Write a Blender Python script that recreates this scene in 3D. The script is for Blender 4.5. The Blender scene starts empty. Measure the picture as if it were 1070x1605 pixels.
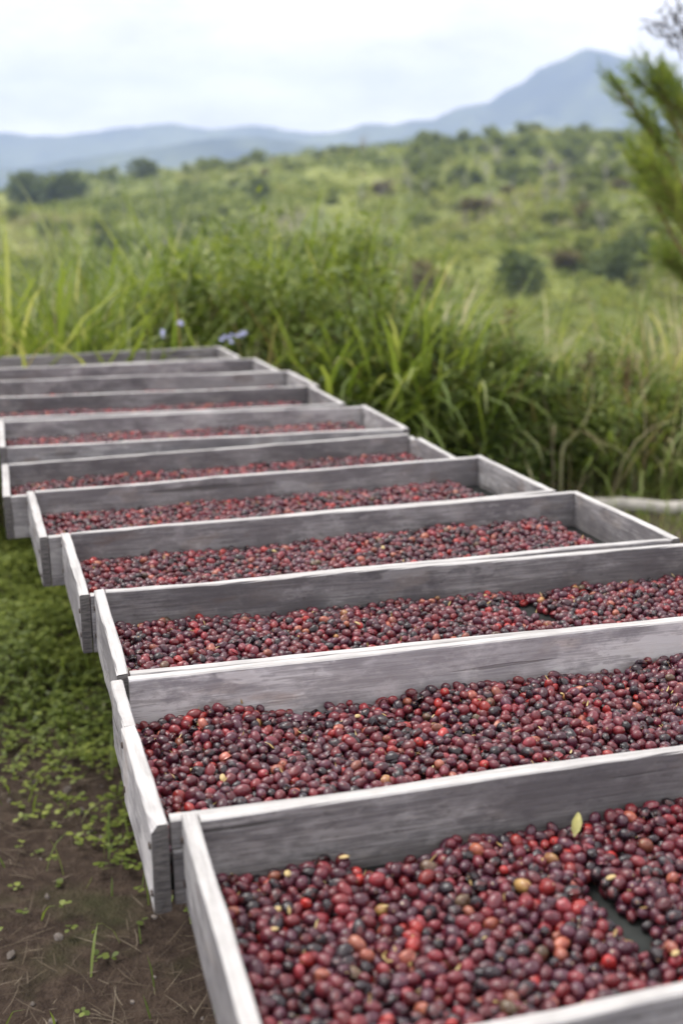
import bpy, bmesh, math, random
import numpy as np
from mathutils import Matrix, Vector, Euler

SC = bpy.context.scene
COL = SC.collection
R = math.radians
rng = np.random.default_rng(7)
random.seed(7)

# ------------------------------------------------------------------ camera
CAM_H = 1.35
F_PX, PITCH, ROLL = 1912.5, R(14.26), R(-0.45)
cam = bpy.data.cameras.new('camera')
cam.sensor_fit = 'VERTICAL'
cam.sensor_height = 36.0
cam.sensor_width = 24.0
cam.lens = F_PX / 1605.0 * 36.0
cam.clip_start = 0.05
cam.clip_end = 60000
cam.dof.use_dof = True
cam.dof.focus_distance = 1.66
cam.dof.aperture_fstop = 3.7
cam_o = bpy.data.objects.new('camera', cam)
COL.objects.link(cam_o)
cam_o.matrix_world = Matrix.Translation((0, 0, CAM_H)) @ Matrix.Rotation(math.pi/2 - PITCH, 4, 'X') @ Matrix.Rotation(ROLL, 4, 'Z')
SC.camera = cam_o

# ------------------------------------------------------------------ world / light
SUN_EL, SUN_AZ = R(64), R(-62)          # azimuth from +Y towards +X
w = bpy.data.worlds.new('World'); SC.world = w; w.use_nodes = True
nt = w.node_tree; nt.nodes.clear()
N = nt.nodes.new; L_ = nt.links.new
out = N('ShaderNodeOutputWorld'); bg = N('ShaderNodeBackground'); bg.inputs[1].default_value = 0.1
sky = N('ShaderNodeTexSky'); sky.sky_type = 'NISHITA'; sky.sun_disc = False
sky.sun_elevation = SUN_EL; sky.sun_rotation = SUN_AZ
sky.dust_density = 3.0; sky.air_density = 1.0
tc = N('ShaderNodeTexCoord'); mp = N('ShaderNodeMapping'); mp.inputs['Scale'].default_value = (3, 3, 9)
mx = N('ShaderNodeMix'); mx.data_type = 'RGBA'
L_(tc.outputs['Generated'], mp.inputs[0]); 
mx.inputs[0].default_value = .9
n2 = N('ShaderNodeTexNoise'); n2.inputs['Scale'].default_value = 2.3; n2.inputs['Detail'].default_value = 7; n2.inputs['Roughness'].default_value = .6
cl = N('ShaderNodeVectorMath'); cl.operation = 'SCALE'; cl.inputs[0].default_value = (16.9, 15.9, 15.4)
cr_ = N('ShaderNodeMapRange'); cr_.inputs[1].default_value = .3; cr_.inputs[2].default_value = .7; cr_.inputs[3].default_value = .72; cr_.inputs[4].default_value = 1.14
L_(mp.outputs[0], n2.inputs['Vector']); L_(n2.outputs[0], cr_.inputs[0]); L_(cr_.outputs[0], cl.inputs['Scale']); L_(cl.outputs[0], mx.inputs[7])
L_(sky.outputs[0], mx.inputs[6]); L_(mx.outputs[2], bg.inputs[0]); L_(bg.outputs[0], out.inputs[0])

sun = bpy.data.lights.new('sun', 'SUN'); sun.energy = 2.6; sun.angle = R(28); sun.color = (1, .965, .91)
sun_o = bpy.data.objects.new('sun', sun); COL.objects.link(sun_o)
sd = Vector((math.sin(SUN_AZ)*math.cos(SUN_EL), math.cos(SUN_AZ)*math.cos(SUN_EL), math.sin(SUN_EL)))
sun_o.rotation_euler = sd.to_track_quat('Z', 'Y').to_euler()
sun_o.location = (-3, 4, 8)

SC.view_settings.view_transform = 'Standard'
SC.view_settings.look = 'None'
SC.view_settings.exposure = 0.2
SC.view_settings.gamma = 1
SC.cycles.volume_bounces = 2
SC.cycles.max_bounces = 8
SC.cycles.transparent_max_bounces = 8
SC.cycles.use_denoising = True

# ------------------------------------------------------------------ helpers
def tag(o, label=None, cat=None, group=None, kind=None):
    if label: o['label'] = label
    if cat: o['category'] = cat
    if group: o['group'] = group
    if kind: o['kind'] = kind
    return o

def link(name, me, mat=None, parent=None, loc=None, rot=None):
    o = bpy.data.objects.new(name, me); COL.objects.link(o)
    if mat and me and not me.materials: me.materials.append(mat)
    if parent: o.parent = parent
    if loc is not None: o.location = loc
    if rot is not None: o.rotation_euler = rot
    return o

def empty(name, loc=(0, 0, 0), rz=0):
    o = bpy.data.objects.new(name, None); COL.objects.link(o)
    o.location = loc; o.rotation_euler = (0, 0, rz); o.empty_display_size = .05
    return o

def copy_tree(o, parent=None):
    c = o.copy(); COL.objects.link(c)
    if parent: c.parent = parent
    for ch in [x for x in o.children]: copy_tree(ch, c)
    return c

def mesh(name, v, f, smooth=False, attrs=None):
    me = bpy.data.meshes.new(name)
    v = np.asarray(v, dtype=np.float32)
    if isinstance(f, np.ndarray):
        nf, k = f.shape
        me.vertices.add(len(v)); me.vertices.foreach_set('co', v.ravel())
        me.loops.add(nf*k); me.loops.foreach_set('vertex_index', f.astype(np.int32).ravel())
        me.polygons.add(nf); me.polygons.foreach_set('loop_start', np.arange(0, nf*k, k, dtype=np.int32))
        me.update(calc_edges=True)
    else:
        me.from_pydata(v.tolist(), [], f)
    if smooth: me.polygons.foreach_set('use_smooth', np.ones(len(me.polygons), dtype=bool))
    if attrs:
        for k_, a in attrs.items():
            a = np.asarray(a, dtype=np.float32)
            if a.ndim == 1:
                at_ = me.attributes.new(k_, 'FLOAT', 'POINT'); at_.data.foreach_set('value', a)
            else:
                at_ = me.attributes.new(k_, 'FLOAT_VECTOR', 'POINT'); at_.data.foreach_set('vector', a.ravel())
    me.update()
    return me

def pix(px, py, z=None, D=None):
    """the place in the world seen at a photo pixel, on a level plane z or at ground distance D"""
    x, y = px - 535.0, py - 802.5
    c, s = math.cos(-ROLL_T), math.sin(-ROLL_T)
    x, y = c*x - s*y, s*x + c*y
    d = Vector((x, F_PX*math.cos(PITCH) - y*math.sin(PITCH)*1.0, -F_PX*math.sin(PITCH) - y*math.cos(PITCH)))
    t = (z - CAM_H)/d.z if z is not None else D/d.y
    return Vector((0, 0, CAM_H)) + d*t
ROLL_T = R(-0.4518)

def project(P):
    P = np.asarray(P, dtype=float)
    X, Y, Z = P[..., 0], P[..., 1], P[..., 2] - CAM_H
    c, s = math.cos(PITCH), math.sin(PITCH)
    d = Y*c - Z*s; u = Y*s + Z*c
    x = X/d*F_PX; y = -u/d*F_PX
    cr, sr = math.cos(ROLL_T), math.sin(ROLL_T)
    return 535 + cr*x - sr*y, 802.5 + sr*x + cr*y, d

# value noise for terrain and piles
_perm = np.random.default_rng(3).random((256, 256))
def vnoise(x, y):
    x = np.asarray(x, float); y = np.asarray(y, float)
    xi = np.floor(x).astype(int); yi = np.floor(y).astype(int)
    fx = x - xi; fy = y - yi
    fx = fx*fx*(3 - 2*fx); fy = fy*fy*(3 - 2*fy)
    g = lambda a, b: _perm[a & 255, b & 255]
    return (g(xi, yi)*(1-fx) + g(xi+1, yi)*fx)*(1-fy) + (g(xi, yi+1)*(1-fx) + g(xi+1, yi+1)*fx)*fy
def fbm(x, y, o=4):
    a, t, s = 0., 0., 1.
    for i in range(o):
        a = a + s*vnoise(x*2**i + 17.3*i, y*2**i + 5.1*i); t += s; s *= .5
    return a/t - .5

# ------------------------------------------------------------------ materials
class NT:
    def __init__(s, name):
        s.m = bpy.data.materials.new(name); s.m.use_nodes = True
        s.t = s.m.node_tree; s.t.nodes.clear()
        s.out = s.n('ShaderNodeOutputMaterial')
    def n(s, typ, **kw):
        x = s.t.nodes.new(typ)
        for k, v in kw.items():
            if k.startswith('i_'):
                key = k[2:]
                key = int(key) if key.isdigit() else key
                x.inputs[key].default_value = v
            else: setattr(x, k, v)
        return x
    def l(s, a, b): s.t.links.new(a, b)
    def noise(s, vec, scale, detail=4, rough=.55, dim='3D', w=None):
        x = s.n('ShaderNodeTexNoise', noise_dimensions=dim)
        x.inputs['Scale'].default_value = scale; x.inputs['Detail'].default_value = detail; x.inputs['Roughness'].default_value = rough
        if vec: s.l(vec, x.inputs['Vector'])
        if w is not None: s.l(w, x.inputs['W'])
        return x.outputs[0]
    def ramp(s, fac, stops):
        x = s.n('ShaderNodeValToRGB'); cr = x.color_ramp
        while len(cr.elements) < len(stops): cr.elements.new(.5)
        for e, (p, c) in zip(cr.elements, stops):
            e.position = p; e.color = (c, c, c, 1) if not hasattr(c, '__len__') else (*c[:3], 1)
        s.l(fac, x.inputs[0]); return x.outputs[0]
    def mix(s, fac, a, b, bt='MIX'):
        x = s.n('ShaderNodeMix', data_type='RGBA', blend_type=bt)
        for i, val in ((0, fac), (6, a), (7, b)):
            if hasattr(val, 'is_linked') or hasattr(val, 'links'): s.l(val, x.inputs[i])
            elif i == 0: x.inputs[0].default_value = val
            else: x.inputs[i].default_value = (*val[:3], 1) if hasattr(val, '__len__') else (val, val, val, 1)
        return x.outputs[2]
    def math(s, op, a, b=0.):
        x = s.n('ShaderNodeMath', operation=op)
        for i, val in ((0, a), (1, b)):
            if hasattr(val, 'links'): s.l(val, x.inputs[i])
            else: x.inputs[i].default_value = val
        return x.outputs[0]
    def mapv(s, vec, scale, loc=None):
        x = s.n('ShaderNodeMapping'); x.inputs['Scale'].default_value = scale
        s.l(vec, x.inputs[0]); return x.outputs[0]
    def bump(s, h, strength, dist):
        x = s.n('ShaderNodeBump'); x.inputs['Strength'].default_value = strength; x.inputs['Distance'].default_value = dist
        s.l(h, x.inputs['Height']); return x.outputs[0]
    def principled(s, col, rough=.6, normal=None, spec=.5, **kw):
        p = s.n('ShaderNodeBsdfPrincipled')
        if hasattr(col, 'links'): s.l(col, p.inputs['Base Color'])
        else: p.inputs['Base Color'].default_value = (*col, 1)
        if hasattr(rough, 'links'): s.l(rough, p.inputs['Roughness'])
        else: p.inputs['Roughness'].default_value = rough
        p.inputs['Specular IOR Level'].default_value = spec
        if normal: s.l(normal, p.inputs['Normal'])
        for k, v in kw.items(): p.inputs[k].default_value = v
        return p.outputs[0]
    def done(s, sh): s.l(sh, s.out.inputs[0]); return s.m

def mat_wood():
    m = NT('weathered_wood')
    tc = m.n('ShaderNodeTexCoord'); ob = tc.outputs['Object']
    oi = m.n('ShaderNodeObjectInfo'); rnd = m.math('MULTIPLY', oi.outputs['Random'], 37.)
    tone = m.n('ShaderNodeAttribute', attribute_type='OBJECT', attribute_name='tone').outputs['Fac']
    g1 = m.noise(m.mapv(ob, (5, 120, 120)), 1, 9, .7, '4D', rnd)
    g2 = m.noise(m.mapv(ob, (14, 330, 330)), 1, 3, .6, '4D', rnd)
    st = m.noise(m.mapv(ob, (4.5, 11, 11)), 1, 5, .6, '4D', rnd)
    st2 = m.noise(m.mapv(ob, (16, 26, 26)), 1, 5, .65, '4D', rnd)
    base = m.mix(m.ramp(g1, [(.36, 0), (.64, 1)]), (.335, .325, .325), (.505, .49, .48))
    base = m.mix(m.ramp(g2, [(.42, .75), (.55, 0)]), base, (.2, .19, .19))
    base = m.mix(m.ramp(st, [(.36, .72), (.55, 0)]), base, (.18, .17, .178))
    base = m.mix(m.ramp(st2, [(.58, 0), (.72, .55)]), base, (.62, .605, .6))
    wet = m.noise(m.mapv(ob, (7, 13, 13)), 1.7, 3, .5, '4D', rnd)
    base = m.mix(m.ramp(wet, [(.6, 0), (.66, .35)]), base, (.36, .31, .27))
    sp = m.noise(m.mapv(ob, (70, 130, 130)), 1, 2, .5, '4D', rnd)
    base = m.mix(m.ramp(sp, [(.62, 0), (.74, .5)]), base, (.11, .1, .095))
    cr = m.noise(m.mapv(ob, (2.2, 150, 60)), 1, 2, .5, '4D', rnd)
    crk = m.ramp(cr, [(.665, 0), (.7, 1)])
    base = m.mix(m.math('MULTIPLY', crk, .7), base, (.05, .045, .04))
    blo = m.noise(m.mapv(ob, (12, 22, 22)), 1, 10, .72, '4D', m.math('ADD', rnd, 5.))
    base = m.mix(m.ramp(blo, [(.36, .7), (.49, 0), (.54, 0), (.66, .65)]), base, m.mix(m.ramp(blo, [(.48, 0), (.52, 1)]), (.13, .122, .13), (.6, .585, .575)))
    vor = m.n('ShaderNodeTexVoronoi', voronoi_dimensions='4D'); vor.inputs['Scale'].default_value = 1.; m.l(m.mapv(ob, (5.5, 11, 11)), vor.inputs['Vector']); m.l(rnd, vor.inputs['W'])
    kd = m.math('ADD', vor.outputs['Distance'], m.math('MULTIPLY', m.math('SUBTRACT', st2, .5), .12))
    base = m.mix(m.ramp(kd, [(.04, .6), (.09, .35), (.15, 0)]), base, (.11, .1, .09))
    big = m.noise(m.mapv(ob, (2.6, 7, 7)), 1, 5, .55, '4D', m.math('ADD', rnd, 21.))
    base = m.mix(m.ramp(big, [(.44, .55), (.465, .4), (.475, 0)]), base, (.16, .15, .155))
    base = m.mix(m.ramp(big, [(.58, 0), (.59, .38), (.7, .3)]), base, (.6, .585, .57))
    jc = m.noise(m.mapv(ob, (6, 18, 18)), 1, 3, .6, '4D', m.math('ADD', rnd, 3.))
    base = m.mix(m.ramp(jc, [(.63, 0), (.7, .4)]), base, (.2, .14, .11))
    # per board difference
    bd = m.n('ShaderNodeVectorMath', operation='SCALE'); m.l(base, bd.inputs[0]); m.l(m.math('ADD', m.math('MULTIPLY', oi.outputs['Random'], .36), .82), bd.inputs['Scale']); base = bd.outputs[0]
    # grime line close to the upper edge of some boards, in its own broken shape
    tn = m.n('ShaderNodeVectorMath', operation='SCALE'); m.l(base, tn.inputs[0]); m.l(tone, tn.inputs['Scale'])
    tm = m.n('ShaderNodeVectorMath', operation='MINIMUM'); m.l(tn.outputs[0], tm.inputs[0]); tm.inputs[1].default_value = (.66, .645, .64); tn = tm
    # sawn end grain is darker
    sep = m.n('ShaderNodeSeparateXYZ'); m.l(tc.outputs['Normal'], sep.inputs[0])
    en = m.math('GREATER_THAN', m.math('ABSOLUTE', sep.outputs[0]), .75)
    eg = m.mix(m.ramp(m.noise(m.mapv(ob, (10, 60, 400)), 1, 3), [(.35, 0), (.65, 1)]), (.09, .085, .085), (.2, .19, .18))
    # sawn upper edges painted paler to stand in for light from above
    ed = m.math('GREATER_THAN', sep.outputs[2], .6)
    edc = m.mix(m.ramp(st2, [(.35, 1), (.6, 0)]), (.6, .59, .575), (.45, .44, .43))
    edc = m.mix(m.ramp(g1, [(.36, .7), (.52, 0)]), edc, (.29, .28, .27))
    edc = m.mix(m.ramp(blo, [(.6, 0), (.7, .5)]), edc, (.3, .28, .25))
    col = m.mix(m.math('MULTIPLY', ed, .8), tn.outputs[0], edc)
    col = m.mix(en, col, eg)
    hb = m.math('ADD', m.math('MULTIPLY', g1, .6), m.math('SUBTRACT', m.math('MULTIPLY', g2, .5), m.math('MULTIPLY', crk, .8)))
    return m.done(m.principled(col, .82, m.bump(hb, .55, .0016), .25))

def mat_cherry():
    m = NT('coffee_cherry_skin')
    at_ = m.n('ShaderNodeAttribute', attribute_type='INSTANCER', attribute_name='col').outputs['Color']
    tc = m.n('ShaderNodeTexCoord'); ob = tc.outputs['Object']
    oi = m.n('ShaderNodeObjectInfo'); rnd = m.math('MULTIPLY', oi.outputs['Random'], 53.)
    n1 = m.noise(ob, 1.1, 4, .6, '4D', rnd)
    n2 = m.noise(ob, 7, 4, .65, '4D', rnd)
    sc = m.n('ShaderNodeVectorMath', operation='MULTIPLY'); m.l(at_, sc.inputs[0]); sc.inputs[1].default_value = (.5, .34, .42)
    col = m.mix(m.ramp(n1, [(.38, 0), (.62, .8)]), at_, sc.outputs[0])
    n3 = m.noise(ob, .8, 2, .5, '4D', m.math('ADD', rnd, 9.))
    col = m.mix(m.ramp(n3, [(.52, 0), (.68, .55)]), col, (.2, .03, .03))
    col = m.mix(m.ramp(n2, [(.6, 0), (.75, .28)]), col, (.26, .13, .11))
    # scar at the flower end and stub at the stem end
    sx = m.n('ShaderNodeSeparateXYZ'); m.l(ob, sx.inputs[0])
    rad = m.math('SQRT', m.math('ADD', m.math('POWER', sx.outputs[0], 2.), m.math('POWER', sx.outputs[1], 2.)))
    spot = m.ramp(m.math('ADD', rad, m.math('MULTIPLY', m.math('SUBTRACT', n2, .5), .15)), [(.12, .9), (.2, 0)])
    col = m.mix(spot, col, m.mix(m.math('GREATER_THAN', sx.outputs[2], 0.), (.03, .02, .016), (.3, .2, .11)))
    ro = m.ramp(n2, [(.3, .15), (.7, .3)])
    nr = m.bump(m.math('ADD', n2, m.math('MULTIPLY', n1, 1.5)), .3, .0012)
    return m.done(m.principled(col, ro, nr, .62))

def mat_leafy(name, stops, trans=.35, rough=.5, attr='tint', sat_noise=None, spec=.35):
    m = NT(name)
    a = m.n('ShaderNodeAttribute', attribute_type='GEOMETRY', attribute_name=attr).outputs['Fac']
    col = m.ramp(a, stops)
    p = m.principled(col, rough, None, spec)
    tr = m.n('ShaderNodeBsdfTranslucent')
    br = m.n('ShaderNodeVectorMath', operation='MULTIPLY'); m.l(col, br.inputs[0]); br.inputs[1].default_value = (1.35, 1.35, .6)
    m.l(br.outputs[0], tr.inputs[0])
    mxs = m.n('ShaderNodeMixShader'); mxs.inputs[0].default_value = trans
    m.l(p, mxs.inputs[1]); m.l(tr.outputs[0], mxs.inputs[2])
    return m.done(mxs.outputs[0])

def mat_plain(name, col, rough=.7, var=.3, scale=20, spec=.3):
    m = NT(name); ob = m.n('ShaderNodeTexCoord').outputs['Object']
    n = m.noise(ob, scale, 4)
    c = m.mix(m.ramp(n, [(.3, 0), (.7, 1)]), tuple(x*(1-var) for x in col), tuple(min(1, x*(1+var)) for x in col))
    return m.done(m.principled(c, rough, m.bump(n, .4, .003), spec))

def mat_net():
    m = NT('black_shade_net'); ob = m.n('ShaderNodeTexCoord').outputs['Object']
    wv = m.n('ShaderNodeTexWave', i_Scale=260.); m.l(ob, wv.inputs['Vector'])
    n = m.noise(ob, 14, 4)
    c = m.mix(m.ramp(n, [(.35, 0), (.7, 1)]), (.014, .016, .016), (.036, .04, .038))
    return m.done(m.principled(c, .85, m.bump(wv.outputs[0], .3, .0006), .2))

def mat_terrain():
    m = NT('terrain_cover')
    geo = m.n('ShaderNodeNewGeometry').outputs['Position']
    sep = m.n('ShaderNodeSeparateXYZ'); m.l(geo, sep.inputs[0])
    # ---- near ground: trodden soil with litter
    a = m.noise(geo, 2.2, 6, .6); b = m.noise(geo, 26, 6, .65); c = m.noise(geo, 160, 3, .6)
    soil = m.mix(m.ramp(a, [(.35, 0), (.65, 1)]), (.038, .026, .02), (.075, .053, .04))
    soil = m.mix(m.ramp(b, [(.42, 0), (.66, .7)]), soil, (.11, .08, .06))
    soil = m.mix(m.ramp(c, [(.55, 0), (.72, .6)]), soil, (.03, .022, .018))
    moss = m.noise(geo, 1.3, 5, .6)
    soil = m.mix(m.ramp(moss, [(.52, 0), (.64, .65)]), soil, (.055, .075, .022))
    # ---- hillside cover
    h1 = m.noise(m.mapv(geo, (.014, .009, .02)), 1, 6, .6)
    h2 = m.noise(m.mapv(geo, (.05, .035, .05)), 1, 6, .62)
    h3 = m.noise(m.mapv(geo, (.35, .25, .35)), 1, 5, .65)
    hill = m.mix(m.ramp(h2, [(.38, 0), (.6, 1)]), (.125, .158, .046), (.23, .26, .075))
    hill = m.mix(m.ramp(h1, [(.5, 0), (.62, .75)]), hill, (.36, .38, .115))
    br = m.noise(m.mapv(geo, (.03, .02, .03)), 1.3, 5, .6)
    hill = m.mix(m.ramp(br, [(.56, 0), (.66, .75)]), hill, (.21, .185, .13))
    hill = m.mix(m.ramp(h3, [(.52, 0), (.68, .5)]), hill, (.1, .125, .05))
    dist = m.ramp(m.math('DIVIDE', sep.outputs[1], 60.), [(.1, 0), (.35, 1)])
    col = m.mix(dist, soil, hill)
    bp = m.math('ADD', m.math('MULTIPLY', b, .8), m.math('MULTIPLY', c, .35))
    return m.done(m.principled(col, .9, m.bump(bp, .9, .03), .15))

def mat_mountain():
    m = NT('forested_mountain')
    geo = m.n('ShaderNodeNewGeometry').outputs['Position']
    a = m.noise(m.mapv(geo, (.003, .003, .004)), 1, 8, .62)
    b = m.noise(m.mapv(geo, (.008, .008, .01)), 1, 6, .6)
    col = m.mix(m.ramp(a, [(.4, 0), (.65, 1)]), (.02, .035, .022), (.19, .22, .1))
    col = m.mix(m.ramp(b, [(.5, 0), (.7, .5)]), col, (.02, .035, .02))
    return m.done(m.principled(col, .9, None, .1))

WOOD = mat_wood(); CHERRY = mat_cherry(); NET = mat_net()
POLE = mat_plain('peeled_pole_wood', (.36, .33, .28), .8, .35, 30)
BARK = mat_plain('bark', (.12, .085, .06), .9, .35, 25)
REDBARK = mat_plain('reddish_bark', (.26, .15, .09), .85, .3, 12)
G_LIGHT = [(0, (.07, .105, .022)), (.4, (.14, .2, .042)), (.75, (.23, .29, .075)), (.92, (.38, .42, .19)), (1, (.52, .48, .31))]
GRASS = mat_leafy('tall_grass_blades', G_LIGHT, .42, .45)
SHRUB = mat_leafy('shrub_leaves', [(0, (.05, .08, .02)), (.5, (.105, .155, .036)), (.85, (.18, .24, .055)), (1, (.26, .31, .09))], .35, .45)
WEED = mat_leafy('weed_leaves', [(0, (.105, .145, .03)), (.5, (.23, .28, .055)), (.9, (.36, .4, .095)), (1, (.45, .46, .15))], .3, .45)
STRAW = mat_leafy('dry_straw', [(0, (.07, .052, .037)), (.5, (.13, .1, .072)), (1, (.28, .235, .175))], .15, .7)
FEATHER = mat_leafy('feathery_leaves', [(0, (.085, .13, .04)), (.5, (.18, .25, .065)), (.85, (.3, .37, .095)), (1, (.42, .46, .15))], .55, .5)
HILLTREE = mat_leafy('hill_tree_leaves', [(0, (.07, .098, .045)), (.5, (.12, .155, .06)), (1, (.18, .22, .085))], .2, .7, spec=.1)
HILLSOFT = mat_leafy('hill_tree_soft_leaves', [(0, (.12, .15, .06)), (.5, (.19, .23, .085)), (1, (.26, .3, .115))], .45, .7, spec=.1)
HILLPALE = mat_leafy('hill_tree_pale_leaves', [(0, (.14, .17, .065)), (.5, (.22, .26, .095)), (1, (.3, .34, .12))], .2, .7, spec=.1)
HILLBROWN = mat_leafy('hill_tree_brown_leaves', [(0, (.1, .08, .045)), (.5, (.17, .14, .075)), (1, (.24, .21, .1))], .2, .7, spec=.1)
HILLGREY = mat_leafy('hill_tree_bare_twigs', [(0, (.11, .1, .085)), (.5, (.19, .175, .15)), (1, (.3, .28, .25))], .1, .8, spec=.1)

# ------------------------------------------------------------------ terrain
RIDGE_D = 430.0
_rx = np.array([-900, -420, -120, -85, -52, -19, 15, 38, 66, 97, 124, 300, 700.])*RIDGE_D/430
_rpy = np.array([330, 312, 290, 262, 254, 236, 218, 208, 199, 206, 222, 255, 290.])
_rz = np.array([pix(535 + a/RIDGE_D*F_PX*.97, b, D=RIDGE_D).z for a, b in zip(np.clip(_rx, -400, 400), _rpy)]) - 1.5
def terrain_z(x, y):
    x = np.asarray(x, float); y = np.asarray(y, float)
    r = np.hypot(x, y)
    near = np.clip((r - 1.0)/3, 0, 1)
    flat = .012*near*fbm(x*1.3, y*1.3, 4)*2
    edge = 8.6 + .35*x*0 + .6*fbm(x*.3, y*.3, 2)
    t = np.clip((y - edge)/55, 0, 1); drop = -17*(t*t*(3-2*t))**.75
    side = np.clip((np.abs(x) - 60)/200, 0, 1)
    ridge = np.interp(x/np.maximum(y, 1)*RIDGE_D, _rx, _rz)
    s = np.clip((y - 75)/(RIDGE_D - 75), 0, 1)
    rise = (ridge + 17)*(s**1.05)
    und = np.clip((y - 40)/120, 0, 1)*np.clip((RIDGE_D + 60 - y)/120, .15, 1)*(17*fbm(x/52, y/58, 4) + 5*fbm(x/15 + 9, y/20, 3)*1.0)
    over = np.clip((y - RIDGE_D)/500, 0, 1)
    z = flat*(y < 9) + drop + rise*(1-over)**1.0 - over*60*np.clip(y/RIDGE_D - 1, 0, 1)**.5 + und
    z = np.where(y > RIDGE_D*2.2, -30 + 10*fbm(x/400, y/400), z)
    back = np.clip((-y - 12)/80, 0, 1)
    z = np.where(y < 0, flat - back*10, z)
    return z

MAT_TERR = mat_terrain()
def build_terrain():
    rad = np.concatenate([[0.0], np.geomspace(.25, 5000, 200)])
    ang = np.concatenate([np.linspace(-20, 20, 161), np.linspace(22, 338, 80)])
    A, Rr = np.meshgrid(np.radians(ang), rad)
    x = np.sin(A)*Rr; y = np.cos(A)*Rr
    z = terrain_z(x, y)
    na, nr = len(ang), len(rad)
    v = np.stack([x, y, z], -1).reshape(-1, 3)
    i, j = np.meshgrid(np.arange(nr-1), np.arange(na), indexing='ij')
    j2 = (j + 1) % na
    f = np.stack([i*na + j, i*na + j2, (i+1)*na + j2, (i+1)*na + j], -1).reshape(-1, 4)[:, ::-1]
    o = link('ground', mesh('ground', v, f, True), MAT_TERR); tag(o, kind='structure')
build_terrain()

MAT_MTN = mat_mountain()
def mountain(name, D, pts, half, rough, seed, over=.12):
    """ridge built at distance D following a crest line given as (sideways metre, height) pairs"""
    px = np.array([p[0] for p in pts], float); pz = np.array([p[1] for p in pts], float)
    n = 240; m_ = 90
    X = np.linspace(px[0], px[-1], n); T = np.linspace(-1, 1, m_)
    XX, TT = np.meshgrid(X, T)
    crest = np.interp(XX, px, pz)
    k = half/6.
    base = crest*(1 - np.abs(TT)**1.15)
    rid = np.abs(fbm(XX/(half*.35) + seed, TT*2.2 + seed, 5))*2
    zz = base - rough*rid*np.minimum(1, np.abs(TT)*5)*np.minimum(1, (1-np.abs(TT))*6) + rough*.13*fbm(XX/(half*.06), TT*8 + seed, 4) - 30
    YY = D + TT*half + half*.25*fbm(XX/(half*.8) + seed, XX*0, 2)*(1-np.abs(TT))
    v = np.stack([XX, YY, zz], -1).reshape(-1, 3)
    i, j = np.meshgrid(np.arange(m_-1), np.arange(n-1), indexing='ij')
    f = np.stack([i*n + j, i*n + j+1, (i+1)*n + j+1, (i+1)*n + j], -1).reshape(-1, 4)
    o = link(name, mesh(name, v, f, True), MAT_MTN); tag(o, kind='structure')
def crest(D, pts):
    return [(pix(px, py, D=D).x, pix(px, py, D=D).z + 30) for px, py in pts]
mountain('mountain', 4000, crest(4000, [(-900, 310), (-300, 290), (200, 262), (420, 228), (540, 204), (640, 190), (700, 178), (760, 158), (810, 132), (850, 104), (885, 86),
        (915, 79), (945, 83), (985, 98), (1030, 118), (1080, 146), (1150, 176), (1300, 215), (1600, 250), (2000, 290)]), 950, 270, 3.3)
mountain('mountain_range', 4350, crest(4350, [(-1300, 240), (-700, 225), (-200, 213), (0, 207), (50, 212), (110, 209), (170, 202), (230, 197), (280, 193), (320, 200), (360, 199), (400, 194), (440, 201),
        (490, 206), (560, 208), (700, 214), (1000, 220), (1800, 240)]), 620, 110, 8.1)
mountain('foothill', 3000, crest(3000, [(-1300, 270), (-600, 262), (-100, 266), (60, 262), (150, 246), (240, 231), (330, 219), (400, 214), (470, 222), (540, 226), (640, 214), (760, 218), (900, 226), (1200, 240), (1800, 270)]), 600, 100, 5.7)

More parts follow.
